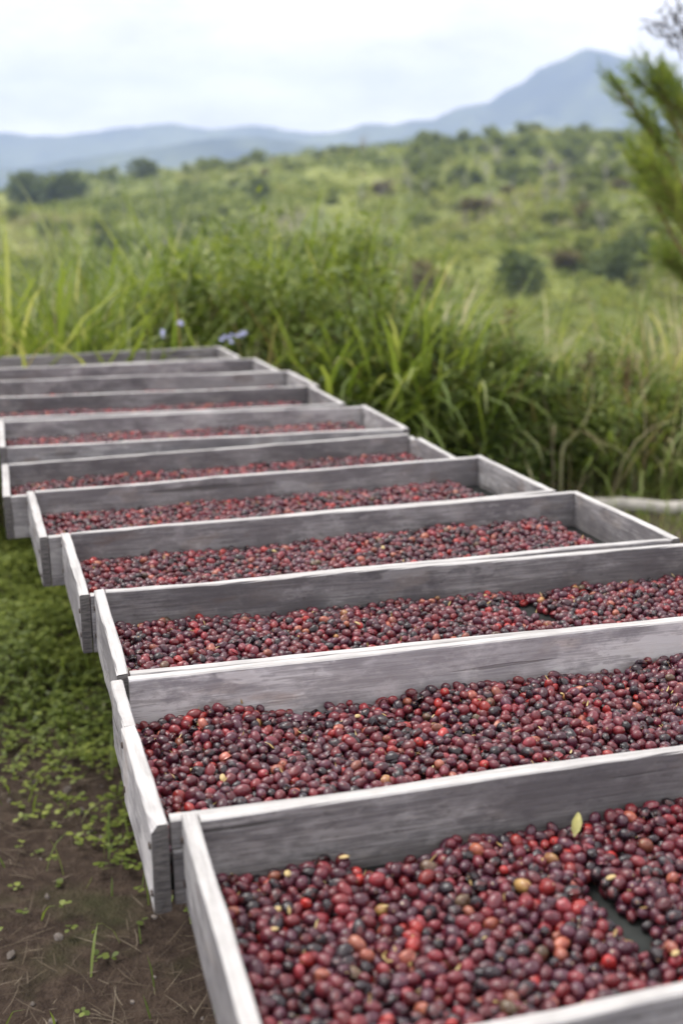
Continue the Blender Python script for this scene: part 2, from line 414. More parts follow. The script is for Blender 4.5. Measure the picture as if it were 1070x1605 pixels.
# ------------------------------------------------------------------ wooden boards
def tube_pts(pts, r0, r1, sides=6):
    V, F = [], []
    pts = [Vector(p) for p in pts]
    for k, p in enumerate(pts):
        d = (pts[min(k+1, len(pts)-1)] - pts[max(k-1, 0)]).normalized()
        a = d.orthogonal().normalized(); b = d.cross(a)
        if k and (a.dot(pa) < 0): a = -a; b = -b
        pa = a
        r = r0 + (r1-r0)*k/(len(pts)-1)
        for q in range(sides):
            t = 2*math.pi*q/sides
            V.append(p + (a*math.cos(t) + b*math.sin(t))*r)
    for k in range(len(pts)-1):
        for q in range(sides):
            a = k*sides+q; b = k*sides+(q+1) % sides
            F.append((a, b, b+sides, a+sides))
    F.append(tuple(range(sides))[::-1]); F.append(tuple((len(pts)-1)*sides+q for q in range(sides)))
    return [tuple(v) for v in V], F
def board_mesh(L, H, T, seg=None, jit=.00028, ch=.0018, chips=(), seed=0):
    """board along local X from 0 to L, height 0..-H below its top, thickness T along Y; chips = (x0, x1, side, depth) at the top edge"""
    r_ = np.random.default_rng(seed)
    seg = seg or max(6, int(L/.035))
    xs = np.linspace(0, L, seg+1)
    c = ch
    prof = np.array([(0, -c), (c, 0), (T-c, 0), (T, -c), (T, -H+c), (T-c, -H), (c, -H), (0, -H+c)])
    V = []
    wob = .0009*min(1, L/.9)*np.interp(xs, np.linspace(0, L, 7), r_.normal(0, 1, 7))
    woz = .001*min(1, L/.9)*np.interp(xs, np.linspace(0, L, 6), r_.normal(0, 1, 6))
    for k, x in enumerate(xs):
        p = prof.copy()
        p += r_.normal(0, jit, p.shape)
        p[:, 0] += wob[k]; p[:4, 1] += woz[k]
        for (x0, x1, side, dep) in chips:
            if x0 <= x <= x1:
                e = min(1, (x-x0)/.02+.15, (x1-x)/.02+.15)*dep
                if side == 'top': p[0:4, 1] -= e
                elif side == 'near': p[0, 1] -= e; p[1, 0] += e*.8; p[1,1] -= e*.15
                else: p[3, 1] -= e; p[2, 0] -= e*.8
        V += [(x + (r_.normal(0, .0008) if 0 < k < seg else 0), a, b) for a, b in p]
    F = []
    n = 8
    for k in range(seg):
        for q in range(n):
            a = k*n + q; b = k*n + (q+1) % n
            F.append((a, b, b+n, a+n))
    F.append(tuple(range(n))[::-1]); F.append(tuple(seg*n + q for q in range(n)))
    me = mesh('board', V, F)
    bm = bmesh.new(); bm.from_mesh(me); bmesh.ops.recalc_face_normals(bm, faces=bm.faces); bm.to_mesh(me); bm.free()
    return me

NAILM = mat_plain('rusty_nail_iron', (.07, .05, .042), .7, .4, 300)
_nv, _nf = tube_pts([(0, 0, 0), (0, -.0016, 0)], .0042, .0036, 10)
_nm = mesh('nail', _nv, _nf); _nm.materials.append(NAILM)
def nails(o, L, H, T, side):
    """nail heads near both ends of a board; side +1 = on the face at y = T, -1 = at y = 0"""
    for x in (.008, L-.008):
        for z in (-H*.24, -H*.74):
            n_ = link('nail', _nm, None, o, (x + random.uniform(-.002, .002), T+.0003 if side > 0 else -.0003, z + random.uniform(-.006, .006)), (0 if side < 0 else math.pi, 0, 0))
def board(name, parent, L, H, T, loc, rz=0, tone=1., chips=(), seed=0, label=None, tilt=0, jit=.00028):
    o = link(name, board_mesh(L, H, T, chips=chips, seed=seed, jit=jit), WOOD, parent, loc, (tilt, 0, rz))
    o['tone'] = tone
    if label: o['label'] = label
    return o

TOP = .75
TL = 1.082
BH, BT = .098, .0158
#       FL x     FL y    angle   depth   z left  z right
TRAYS = [(-.0629, .7246, .2561, .3920, .0103, .0199),
         (-.1922, 1.0996, .2647, .3995, .0032, .0047),
         (-.2938, 1.4900, .2706, .3762, .0040, -.0041),
         (-.4173, 1.8496, .2884, .4016, -.0042, -.0034),
         (-.5716, 2.2270, .2998, .4048, -.0123, -.0049),
         (-.7512, 2.6378, .2672, .3658, -.0300, -.0126),
         (-.8546, 3.0027, .2726, .4138, .0101, -.0027),
         (-1.0222, 3.3889, .2843, .4057, .0164, .0024),
         (-1.1060, 3.7914, .2925, .4034, .0119, -.0020),
         (-1.2536, 4.1722, .2987, .3975, .0034, -.0021),
         (-1.4250, 4.5391, .3063, .4035, -.0025, .0033)]
ORD = ['grey wooden drying tray holding a small dry yellow leaf among its cherries',
       'grey wooden drying tray with a chipped corner on its splayed side board',
       'grey wooden drying tray with a bare black gap in its cherries, beside the chipped tray',
       'grey wooden drying tray with thick cherries heaped against its end, cherries stopping short of the end board',
       'grey wooden drying tray between the tray with a notched end board and a fuller tray',
       'grey wooden drying tray with a notched end board, set lower at one end',
       'grey wooden drying tray thinly filled, just beyond the tray with the notched board',
       'fourth grey wooden drying tray from the tall grass end of the row',
       'third grey wooden drying tray from the tall grass end of the row',
       'second grey wooden drying tray from the tall grass end of the row',
       'grey wooden drying tray last in the row, against the tall grass and purple flowers']
ORD[3] = 'grey wooden drying tray whose heaped cherries stop short of its dark end board'
# tone of: left, right, front, back boards
TONES = [(.98, 1, 1.0, .62), (1.06, 1, 1.0, 1.95), (1.0, 1, 1.0, .7), (1.0, .8, 1.05, .74), (1.0, .9, 1.0, .82), (1.0, .95, 1.0, .8),
         (1.0, 1, 1, .95), (1, 1, 1, .75), (1, .95, 1, .72), (1, 1, 1, .8), (1, 1, 1, .8)]
trays = []
FD = [.082, .081, .077, .074, .072, .068, .066, .068, .072, .076, .08]     # depth of the net below the rims
for i, (tx, ty, a, W, zl, zr) in enumerate(TRAYS):
    root = empty('drying_tray', (tx, ty, TOP + zl), a)
    root.rotation_euler = (0, -math.asin((zr - zl)/TL), a)
    tag(root, ORD[i], 'drying tray', 'wooden drying trays set side by side in a row')
    tl, tr, tf, tb = TONES[i]
    s = 100*i
    # side boards run the whole depth: local X of the board along tray +Y
    lchip, rchip = (), ()
    if i == 5: rchip = ((W-.05, W+.01, 'top', .013),)
    if i == 1:
        # splayed, split and chipped board: two lengths meeting in a seam
        sb = board('side_board', root, W*.62, BH, BT+.002, (BT+.001, -.006, -.0005), R(90)+.02, tl, ((-.01, .03, 'far', .011),), s+1,
                   'bleached side board with a split and a chipped corner')
        board('side_board', root, W*.37, BH-.004, BT, (BT-.004+.0, W*.62-.0062, 0), R(90)+.014, tl*.97, (), s+8)
    else:
        sb = board('side_board', root, W, BH, BT, (BT, 0, .0005), R(90), tl, lchip, s+1)
    if i < 6: nails(sb, W*.62 if i == 1 else W, BH, BT+(.002 if i == 1 else 0), 1)
    board('side_board', root, W, BH, BT, (TL, 0, .0005), R(90), tr, rchip, s+2)
    x0 = BT + .0015; ll = TL - 2*BT - .003
    if i == 1:      # front made of a narrow strip over a wider board
        board('front_board', root, ll-.003, .033, BT, (x0+.003, .0015, -.001), 0, 1.0, (), s+3)
        board('front_board', root, ll-.004, BH-.036, BT-.001, (x0+.004, .001, -.0355), 0, .88, (), s+9)
    else:
        board('front_board', root, ll, BH, BT, (x0, .0015, -.001), 0, tf, (), s+3)
    board('back_board', root, ll, BH-.001, BT, (x0, W-BT-.001, 0), 0, tb, (), s+4)
    # net floor
    nx, ny = 24, 9
    gx, gy = np.meshgrid(np.linspace(BT*.5, TL-BT*.5, nx), np.linspace(BT*.5, W-BT*.5, ny))
    gz = -FD[i] + .0*gx
    v = np.stack([gx, gy, gz], -1).reshape(-1, 3)
    q, p = np.meshgrid(np.arange(ny-1), np.arange(nx-1), indexing='ij')
    f = np.stack([q*nx+p, q*nx+p+1, (q+1)*nx+p+1, (q+1)*nx+p], -1).reshape(-1, 4)
    fl = link('net_floor', mesh('net_floor', v, f), NET, root)
    sol = fl.modifiers.new('thickness', 'SOLIDIFY'); sol.thickness = .003; sol.offset = 0
    for k, u in enumerate((.08, TL/2, TL-.08)):      # battens below the net
        board('batten', root, W-2*BT-.002, .012, .03, (u+.015, BT+.001, -FD[i]-.003), R(90), .8, (), s+20+k)
    trays.append(root)
bpy.context.view_layer.update()
FL_ = [-d + .0015 for d in FD]

# ------------------------------------------------------------------ coffee cherries
def cherry_mesh(name, kind):
    nu, nv = 16, 11
    V, F = [], []
    r_ = np.random.default_rng(kind + 40)
    ph = r_.random(6)*6.28
    for j in range(nv+1):
        th = math.pi*j/nv
        for i in range(nu):
            p = 2*math.pi*i/nu
            rr, z = math.sin(th), math.cos(th)
            d = 1 + .02*math.sin(2*p+ph[0])*rr + .02*math.sin(3*p+ph[1])*math.sin(2*th)
            if kind == 2: d *= 1 + .075*math.sin(4*p + ph[2] + 2*th)*rr + .07*math.sin(3*th+ph[3])*math.cos(2*p+ph[4])
            if kind == 1: d *= 1 - .13*max(0, math.cos(p-1)*rr-.55)
            x, y, zz = rr*math.cos(p)*d*.93, rr*math.sin(p)*d*(.93 if kind else .97), z*d*1.08
            if j <= 1: zz -= .10*(1 if j == 0 else .0)       # stem dimple
            if j >= nv-1: zz += .03 if j == nv else -.035      # navel ring at the flower end
            V.append((x, y, zz))
    for j in range(nv):
        for i in range(nu):
            a = j*nu+i; b = j*nu+(i+1) % nu
            F.append((a, a+nu, b+nu, b))
    me = mesh(name, V, F, True)
    bm = bmesh.new(); bm.from_mesh(me); bmesh.ops.remove_doubles(bm, verts=bm.verts, dist=1e-5)
    bmesh.ops.recalc_face_normals(bm, faces=bm.faces)
    for f_ in bm.faces: f_.smooth = True
    bm.to_mesh(me); bm.free()
    me.materials.append(CHERRY)
    return me
CHM = [cherry_mesh('coffee_cherry', k) for k in range(3)]

PAL = [('purple-black', .2, (.026, .016, .023)), ('dark purple', .36, (.095, .024, .044)), ('maroon', .26, (.17, .026, .04)),
       ('deep red', .135, (.27, .03, .04)), ('bright red', .04, (.46, .036, .03)), ('orange-red', .03, (.46, .15, .09)),
       ('yellow-orange', .005, (.46, .26, .09)), ('brown-green', .010, (.15, .1, .055))]
PW = np.array([p[1] for p in PAL]); PW /= PW.sum(); PC = np.array([p[2] for p in PAL])

def pack(L, W, T, seed, rmean=.0064):
    """drop cherries one by one: each rolls to the lowest free spot near where it falls"""
    r_ = np.random.default_rng(seed)
    cs = .0014
    nx, ny = int(L/cs), int(W/cs)
    C = np.full((nx, ny), rmean)
    Tg = T((np.arange(nx)[:, None]+.5)*cs, (np.arange(ny)[None, :]+.5)*cs)
    m = int(rmean/cs)+1
    K = int(2*rmean/cs)+1
    dx = np.arange(-K, K+1)*cs
    D2 = dx[:, None]**2 + dx[None, :]**2
    C_ = C.copy(); C_[:m, :] = C_[-m:, :] = 9; C_[:, :m] = C_[:, -m:] = 9
    out = []; fails = 0
    nmax = int(L*W/(1.1*rmean)**2)
    while fails < 1500 and len(out) < nmax*2:
        x = int(r_.integers(m, nx-m)); y = int(r_.integers(m, ny-m))
        for _ in range(5):
            a, b, c, d = max(m, x-4), min(nx-m, x+5), max(m, y-4), min(ny-m, y+5)
            win = C_[a:b, c:d]
            k = int(win.argmin()); xx, yy = a + k//(d-c), c + k % (d-c)
            if C_[xx, yy] >= C_[x, y] - 1e-6: break
            x, y = xx, yy
        z = C_[x, y]
        if z > Tg[x, y]:
            fails += 1; continue
        fails = max(0, fails-2)
        r = rmean
        out.append((x*cs + r_.uniform(-.5, .5)*cs, y*cs + r_.uniform(-.5, .5)*cs, z))
        # keep clear of it from now on (a little squeeze lets them nestle)
        dd = (2*r*.955)**2 - D2
        hh = np.where(dd > 0, z + np.sqrt(np.maximum(dd, 0)), 0)
        a, b, c, d = x-K, x+K+1, y-K, y+K+1
        a2, b2, c2, d2 = max(a, 0), min(b, nx), max(c, 0), min(d, ny)
        np.maximum(C_[a2:b2, c2:d2], hh[a2-a:hh.shape[0]-(b-b2), c2-c:hh.shape[1]-(d-d2)], out=C_[a2:b2, c2:d2])
    return np.array(out)

def loc_in(tray_i, px, py):
    P = pix(px, py, z=TOP + FL_[tray_i] + .01)
    q = trays[tray_i].matrix_world.inverted() @ P
    return q.x - BT, q.y - BT

BUMPS = {   # (pixel seen in the photograph, radius m, thickness change)
    0: [((955, 1440), .013, -.05), ((985, 1472), .0145, -.05), ((1008, 1498), .011, -.05), ((925, 1408), .009, -.03), ((590, 1352), .03, -.03), ((660, 1335), .022, -.025), ((430, 1352), .03, -.012), ((1040, 1290), .06, .008)],
    1: [((330, 1120), .05, .018), ((700, 1090), .05, .008), ((640, 1132), .018, -.02), ((470, 1110), .035, -.012), ((1050, 1060), .06, .008)],
    2: [((825, 955), .028, -.06), ((845, 966), .032, -.06), ((835, 950), .05, -.014), ((880, 900), .06, .006)],
    3: [((700, 840), .05, .012), ((870, 835), .06, .010)],
    4: [((700, 775), .06, .008)], 5: [], 6: [((480, 682), .08, .006)]}
def thickness(i):
    L, W = TL - 2*BT, TRAYS[i][3] - 2*BT
    bumps = [(loc_in(i, *p), r, h) for p, r, h in BUMPS.get(i, [])]
    base = [.0255, .027, .026, .026, .022, .023, .022, .021, .02, .018, .016][i]
    endgap = [0, 0, 0, .05, .06, .0, .02, .03, .03, .05, .05][i]
    def T(u, v):
        u, v = np.broadcast_arrays(u, v)
        t = base + .016*fbm(u*9 + 31*i, v*9 + 7*i, 4)*2*.7
        t = t + .006*np.clip(1 - v/.05, 0, 1)*0 - .006*np.clip(1 - (W-v)/.05, 0, 1)
        for (c, r, h) in bumps:
            d = np.hypot(u-c[0], (v-c[1])*.62)
            if h < -.02: t = np.where(d < r*(1+.5*fbm(u*60, v*60, 2)), -1, t)
            else: t = t + h*np.exp(-(d/r)**2)
        if endgap:
            e = L - u - endgap*(1 + .9*fbm(v*14 + i, u*9, 3))
            t = np.where(e < 0, -1, np.minimum(t, .008 + np.clip(e, 0, 1)*.7))
        return t
    return T, L, W

allP, allTray, allTop = [], [], []
TOPMAPS = {}
for i in range(11):
    T, L, W = thickness(i)
    P = pack(L, W, T, 50+i)
    Pl = P + np.array([BT, BT, FL_[i]])
    M = np.array(trays[i].matrix_world)
    Pw = Pl @ M[:3, :3].T + M[:3, 3]
    # which cherry is uppermost over each spot
    cs = .002; nx, ny = int(L/cs)+1, int(W/cs)+1
    top = np.full((nx, ny), -1.); idm = np.full((nx, ny), -1)
    K = 4; dx = np.arange(-K, K+1)
    for k, (x, y, z) in enumerate(P):
        cx, cy = int(x/cs), int(y/cs)
        a, b, c, d = max(0, cx-K), min(nx, cx+K+1), max(0, cy-K), min(ny, cy+K+1)
        gx = (np.arange(a, b)*cs - x)[:, None]; gy = (np.arange(c, d)*cs - y)[None, :]
        q = .0066**2 - gx**2 - gy**2
        h = np.where(q > 0, z + np.sqrt(np.maximum(q, 0)), -2)
        s_ = top[a:b, c:d]; mk = h > s_
        s_[mk] = h[mk]; idm[a:b, c:d][mk] = k
    cnt = np.bincount(idm[idm >= 0], minlength=len(P))
    TOPMAPS[i] = (top, cs)
    allP.append(Pw); allTray.append(np.full(len(P), i)); allTop.append(cnt)
P = np.concatenate(allP); TR = np.concatenate(allTray); CNT = np.concatenate(allTop)
n = len(P)
print('cherries', n, np.bincount(TR))
keep = (CNT > 0) | (rng.random(n) < .5)
kind = rng.choice(len(PAL), n, p=PW)
colr = PC[kind]*rng.uniform(.5, 1.12, (n, 1))*rng.uniform(.92, 1.08, (n, 3))
shape = np.where(kind == 0, rng.choice([0, 1, 2], n, p=[.25, .3, .45]), rng.choice([0, 1, 2], n, p=[.44, .44, .12]))
size = .0066*np.clip(rng.normal(1, .13, n), .68, 1.32)
scl = size[:, None]*np.stack([rng.uniform(.94, 1.04, n), rng.uniform(.94, 1.04, n), rng.uniform(1.0, 1.22, n)], 1)
rot = np.stack([R(90) + rng.normal(0, .5, n), rng.normal(0, .4, n), rng.uniform(0, 6.283, n)], 1)
px, py, dep = project(P)
vis = (px > 2) & (px < 1068) & (py < 1600) & (CNT > 22) & (TR == 0)
ids = np.where(vis)[0]; ids = ids[np.argsort(dep[ids])][:300]
CH_ONE = []
for k in ids:
    o = bpy.data.objects.new('coffee_cherry', CHM[shape[k]]); COL.objects.link(o)
    o.location = P[k]; o.rotation_euler = rot[k]; o.scale = scl[k]
    o['col'] = [float(c) for c in colr[k]]
    nm = PAL[kind[k]][0]
    tag(o, f'{nm} coffee cherry lying in the tray that holds the dry yellow leaf', 'coffee cherry', f'{nm} coffee cherries in the tray with the leaf')
    CH_ONE.append(o)
rest = keep.copy(); rest[ids] = False

def cherry_stuff():
    sel = np.where(rest)[0]
    me = mesh('coffee_cherries', P[sel], [], attrs={'rot': rot[sel], 'scl': scl[sel], 'col': colr[sel], 'shp': shape[sel].astype(float)})
    o = link('coffee_cherries', me)
    tag(o, 'mass of small red and purple coffee cherries spread across the wooden trays', 'coffee cherries', kind='stuff')
    g = bpy.data.node_groups.new('spread_cherries', 'GeometryNodeTree')
    g.interface.new_socket('Geometry', in_out='INPUT', socket_type='NodeSocketGeometry')
    g.interface.new_socket('Geometry', in_out='OUTPUT', socket_type='NodeSocketGeometry')
    gi = g.nodes.new('NodeGroupInput'); go = g.nodes.new('NodeGroupOutput')
    def na(nm, tp):
        x = g.nodes.new('GeometryNodeInputNamedAttribute'); x.data_type = tp; x.inputs[0].default_value = nm; return x.outputs[0]
    e2r = g.nodes.new('FunctionNodeEulerToRotation'); g.links.new(na('rot', 'FLOAT_VECTOR'), e2r.inputs[0])
    sc = na('scl', 'FLOAT_VECTOR'); sh = na('shp', 'FLOAT')
    jn = g.nodes.new('GeometryNodeJoinGeometry')
    for q in range(3):
        src = next(o_ for o_ in CH_ONE if o_.data == CHM[q])
        ob = g.nodes.new('GeometryNodeObjectInfo'); ob.inputs['Object'].default_value = src; ob.inputs['As Instance'].default_value = False
        ob.transform_space = 'ORIGINAL'
        cm = g.nodes.new('FunctionNodeCompare'); cm.data_type = 'FLOAT'; cm.operation = 'EQUAL'
        g.links.new(sh, cm.inputs[0]); cm.inputs[1].default_value = q; cm.inputs['Epsilon'].default_value = .1
        ip = g.nodes.new('GeometryNodeInstanceOnPoints')
        g.links.new(gi.outputs[0], ip.inputs['Points']); g.links.new(cm.outputs[0], ip.inputs['Selection'])
        g.links.new(ob.outputs['Geometry'], ip.inputs['Instance'])
        g.links.new(e2r.outputs[0], ip.inputs['Rotation']); g.links.new(sc, ip.inputs['Scale'])
        g.links.new(ip.outputs[0], jn.inputs[0])
    g.links.new(jn.outputs[0], go.inputs[0])
    md = o.modifiers.new('spread', 'NODES'); md.node_group = g
cherry_stuff()

def on_top(i, u, v, up=0):
    """world point resting on the cherries of tray i at local (u, v)"""
    top, cs = TOPMAPS[i]
    a, b = min(max(int((u-BT)/cs), 0), top.shape[0]-1), min(max(int((v-BT)/cs), 0), top.shape[1]-1)
    z = max(0, top[a, b]) + FL_[i] + up
    return trays[i].matrix_world @ Vector((u, v, z))

# pale beans squeezed out of their skins
BEAN = mat_plain('parchment_bean', (.55, .42, .2), .55, .2, 120)
def bean_mesh():
    bm = bmesh.new(); bmesh.ops.create_uvsphere(bm, u_segments=10, v_segments=7, radius=1)
    for v in bm.verts:
        v.co.x *= .0058; v.co.y *= .0036; v.co.z = v.co.z*.0026 if v.co.z > 0 else v.co.z*.0008
        if v.co.z <= 0 and abs(v.co.y) < .0008: v.co.z += .0006
    me = bpy.data.meshes.new('coffee_bean'); bm.to_mesh(me); bm.free()
    for p in me.polygons: p.use_smooth = True
    me.materials.append(BEAN); return me
BM_ = bean_mesh()
for ti, pts in {0: [(412, 1372), (437, 1455), (452, 1418), (540, 1390), (765, 1322), (955, 1415), (1055, 1545), (950, 1500), (430, 1508)], 1: [(300, 1225), (350, 1248), (560, 1140), (640, 1190), (880, 1105)], 2: [(760, 945), (560, 1000)], 3: [(600, 870), (430, 880)]}.items():
    for (a, b) in pts:
        u, v = loc_in(ti, a, b); u += BT; v += BT
        if not (.03 < u < TL-.03 and .03 < v < TRAYS[ti][3]-.03): continue
        o = link('coffee_bean', BM_, None, None, on_top(ti, u, v, .0012), (random.uniform(-.5, .5), random.uniform(-.4, .4), random.uniform(0, 6)))
        wh = ['the tray with the dry leaf', 'the tray with the chipped side board', 'the tray with the bare black gap', 'the tray with the dark end board'][ti]
        tag(o, f'pale yellow hulled coffee bean on the cherries in {wh}', 'coffee bean', f'pale beans in {wh}')

# ------------------------------------------------------------------ leaves, blades, twigs
def strips(base, az, height, lean, bend, width, seg=6, curl=None, tip=0.04):
    """curved tapering blades; all arguments arrays of one value per blade"""
    n = len(az); t = np.linspace(0, 1, seg+1)
    ang = lean[:, None] + bend[:, None]*t[None]**1.5          # angle from vertical grows along the blade
    ds = height[:, None]/seg
    h = np.concatenate([np.zeros((n, 1)), np.cumsum(np.sin((ang[:, 1:]+ang[:, :-1])/2)*ds, 1)], 1)
    z = np.concatenate([np.zeros((n, 1)), np.cumsum(np.cos((ang[:, 1:]+ang[:, :-1])/2)*ds, 1)], 1)
    if curl is not None:
        az_ = az[:, None] + curl[:, None]*t[None]
    else: az_ = az[:, None] + 0*t[None]
    cx = base[:, 0:1] + h*np.cos(az_); cy = base[:, 1:2] + h*np.sin(az_); cz = base[:, 2:3] + z
    wd = width[:, None]*np.maximum(tip, np.sin(np.pi*np.clip(.18 + .82*t, 0, 1))**.8)[None]*.5
    sx, sy = -np.sin(az_)*wd, np.cos(az_)*wd
    A = np.stack([cx+sx, cy+sy, cz], -1); B = np.stack([cx-sx, cy-sy, cz], -1)
    V = np.stack([A, B], 2).reshape(n, (seg+1)*2, 3)
    k = np.arange(seg); q = np.stack([2*k, 2*k+1, 2*k+3, 2*k+2], -1)
    F = (np.arange(n)[:, None, None]*(seg+1)*2 + q[None]).reshape(-1, 4)
    return V.reshape(-1, 3), F

def leaves(P, n_dir, up, ln, wd, tint, fold=.25, rnd_=False):
    """leaf shapes of two folded halves: P centre-base, n_dir pointing direction"""
    n = len(P)
    d = n_dir/np.linalg.norm(n_dir, axis=1, keepdims=True)
    s = np.cross(d, up); s /= np.maximum(1e-6, np.linalg.norm(s, axis=1, keepdims=True))
    nn = np.cross(s, d)
    l = ln[:, None]; w_ = wd[:, None]
    a = P; b = P + d*l*.45 + s*w_*.5 + nn*w_*fold; c = P + d*l - nn*l*.12; e = P + d*l*.45 - s*w_*.5 + nn*w_*fold; m_ = P + d*l*.48
    if rnd_:
        pr = [(.0, .0), (.22, .36), (.6, .5), (.9, .3), (1, 0), (.9, -.3), (.6, -.5), (.22, -.36)]
        V = np.stack([P + d*l*t + s*w_*q + nn*w_*fold*abs(q)*2 for t, q in pr], 1).reshape(-1, 3)
        return V, np.arange(n*8).reshape(n, 8), np.repeat(tint, 8)
    V = np.stack([a, b, c, e, m_], 1).reshape(-1, 3)
    o = np.arange(n)[:, None]*5
    F = np.concatenate([o + np.array([[0, 4, 1]]), o + np.array([[1, 4, 2]]), o + np.array([[2, 4, 3]]), o + np.array([[3, 4, 0]])])
    return V, F, np.repeat(tint, 5)

def tubes(list_):
    V, F = [], []
    for pts, r0, r1, s in list_:
        v, f = tube_pts(pts, r0, r1, s); o = len(V)
        V += v; F += [tuple(i+o for i in q) for q in f]
    return V, F

# dry leaf on the near tray
u, v = loc_in(0, 897, 1360); u += BT; v += BT
q = on_top(0, u, v, .0)
q.z = max(on_top(0, u+du, v+dv).z for du in (-.012, -.004, .004, .012) for dv in (-.03, -.02, -.01, 0, .01)) - .001      # rests across the tops of several cherries
lv = [(0, 0, 0), (.006, .004, .003), (.013, .0045, .005), (.021, .002, .004), (.026, 0, .001), (.021, -.002, .006), (.013, -.004, .008), (.006, -.0035, .005), (.013, 0, .003), (.02, 0, .002), (.006, 0, .001)]
lf = [(0, 1, 10), (1, 2, 8, 10), (2, 3, 9, 8), (3, 4, 9), (4, 5, 9), (5, 6, 8, 9), (6, 7, 10, 8), (7, 0, 10)]
o = link('dry_leaf', mesh('dry_leaf', lv, lf, True), mat_plain('dry_leaf_yellow', (.3, .28, .1), .5, .3, 90), None, q)
X = Vector((.25, .78, .5)).normalized(); Z = Vector((.1, -.55, .8)); Y = Z.cross(X).normalized(); Z = X.cross(Y)
o.rotation_euler = Matrix((X, Y, Z)).transposed().to_euler(); o.scale = (1.15, 1.2, 1)
tag(o, 'small dry yellow-green leaf lying on the dark cherries', 'leaf')

# stem crumbs among the cherries: too small to pick apart
bits_b, bits = [], 520
for k in range(bits):
    ti = int(rng.choice([0, 0, 0, 1, 1, 1, 2, 2, 3, 4]))
    uu, vv = rng.uniform(.03, TL-.03), rng.uniform(.03, TRAYS[ti][3]-.03)
    bits_b.append(on_top(ti, uu, vv, .0004))
bits_b = np.array(bits_b)
V, F = strips(bits_b, rng.uniform(0, 6.28, bits), rng.uniform(.004, .012, bits), rng.uniform(.5, 1.5, bits), rng.uniform(-1, 1, bits), rng.uniform(.0012, .003, bits), 3)
o = link('stem_crumbs', mesh('stem_crumbs', V, F, False, {'tint': np.repeat(rng.uniform(.3, 1, bits), 8)}), mat_leafy('stem_crumb', [(0, (.2, .12, .05)), (.6, (.42, .3, .11)), (1, (.55, .45, .22))], .1, .6))
tag(o, 'tiny pale stem crumbs scattered over the coffee cherries', 'debris', kind='stuff')

# ------------------------------------------------------------------ rack under the trays
def rail(uloc, name, label):
    pts = []
    for i, (tx, ty, a, W, zl, zr) in enumerate(TRAYS):
        for vv in (.06, W-.06):
            p = trays[i].matrix_world @ Vector((uloc, vv, -BH-.0355))
            pts.append(p)
    pts.insert(0, pts[0]+(pts[0]-pts[1])*.6); pts.append(pts[-1]+(pts[-1]-pts[-2])*.3)
    v, f = tube_pts(pts, .035, .033, 10)
    o = link(name, mesh(name, v, f, True), POLE); tag(o, label, 'pole', 'support poles under the trays')
    return pts
rail_pts = []
for ul in (.42, .8):
    rail_pts.append(rail(ul, 'support_pole', 'long round support pole running beneath the wooden trays'))
for pts in rail_pts:
    for k in (3, 9, 15, 21):
        p = pts[min(k, len(pts)-2)]
        v, f = tube_pts([(p.x, p.y, -.05), (p.x+.004, p.y, .3), (p.x, p.y, p.z-.03)], .04, .036, 9)
        o = link('support_post', mesh('support_post', v, f, True), POLE)
        tag(o, 'upright wooden post holding a pole under the trays', 'post', 'posts under the trays')

# fallen log on the right
a = pix(905, 783, z=.05); b = pix(1150, 792, z=.05)
d = (b-a)
lp = [a + d*t + Vector((0, .006*math.sin(9*t), .004*math.sin(14*t))) for t in np.linspace(0, 1, 12)]
lp = [Vector((p.x, p.y, .03 + .004*math.sin(5*k))) for k, p in enumerate(lp)]
v, f = tube_pts(lp, .034, .03, 12)
o = link('fallen_log', mesh('fallen_log', v, f, True), mat_plain('bleached_log_wood', (.42, .4, .36), .85, .3, 22)); tag(o, 'pale bare log lying on the grass beyond the trays', 'log')

# ------------------------------------------------------------------ low plants on the ground
def tz(x, y): return terrain_z(x, y)
def scatter_ground(n, xr, yr, dens):
    x = rng.uniform(*xr, n); y = rng.uniform(*yr, n)
    k = rng.random(n) < dens(x, y)
    return x[k], y[k]
def weed_density(x, y):
    g = fbm(x*1.7 + 3, y*1.7 + 8, 3)*2
    line = np.clip((y - 2.2 + .9*(x+.45))/.55, 0, 1)          # bare trodden soil close to the camera
    return np.clip((.8 + 1.5*g)*line + .02, 0, 1)
# leafy weeds: trios of round leaflets on short stems
x, y = scatter_ground(62000, (-2.2, .3), (1.4, 6.4), weed_density)
h = rng.uniform(.02, .13, len(x))*np.clip(.5 + fbm(x*3, y*3, 2)*2.2, .25, 1.4)
cen = np.stack([x, y, tz(x, y) + h], 1)
Vs, Fs, Ts = [], [], []; off = 0
for k in range(4):
    az = rng.uniform(0, 6.28, len(x)) if k == 3 else np.arctan2(y, x) + k*2.094 + rng.normal(0, .3, len(x))
    dd = np.stack([np.cos(az), np.sin(az), rng.uniform(-.25, .45, len(x))], 1)
    ln = rng.uniform(.007, .018, len(x))*np.clip(.75 + y*.1, .8, 1.3)
    tn = np.clip(.42 + .5*fbm(x*2, y*2, 3)*2 + rng.normal(0, .18, len(x)), 0, 1)
    V, F, Tt = leaves(cen + rng.normal(0, .004, cen.shape), dd, np.array([[0, 0, 1.]]), ln, ln*.85, tn, .12, True)
    Vs.append(V); Fs.append(F+off); Ts.append(Tt); off += len(V)
me = mesh('ground_weeds', np.concatenate(Vs), np.concatenate(Fs), False, {'tint': np.concatenate(Ts)})
tag(link('ground_weeds', me, WEED), 'low green leafy weeds covering the soil beside the trays', 'weeds', kind='stuff')

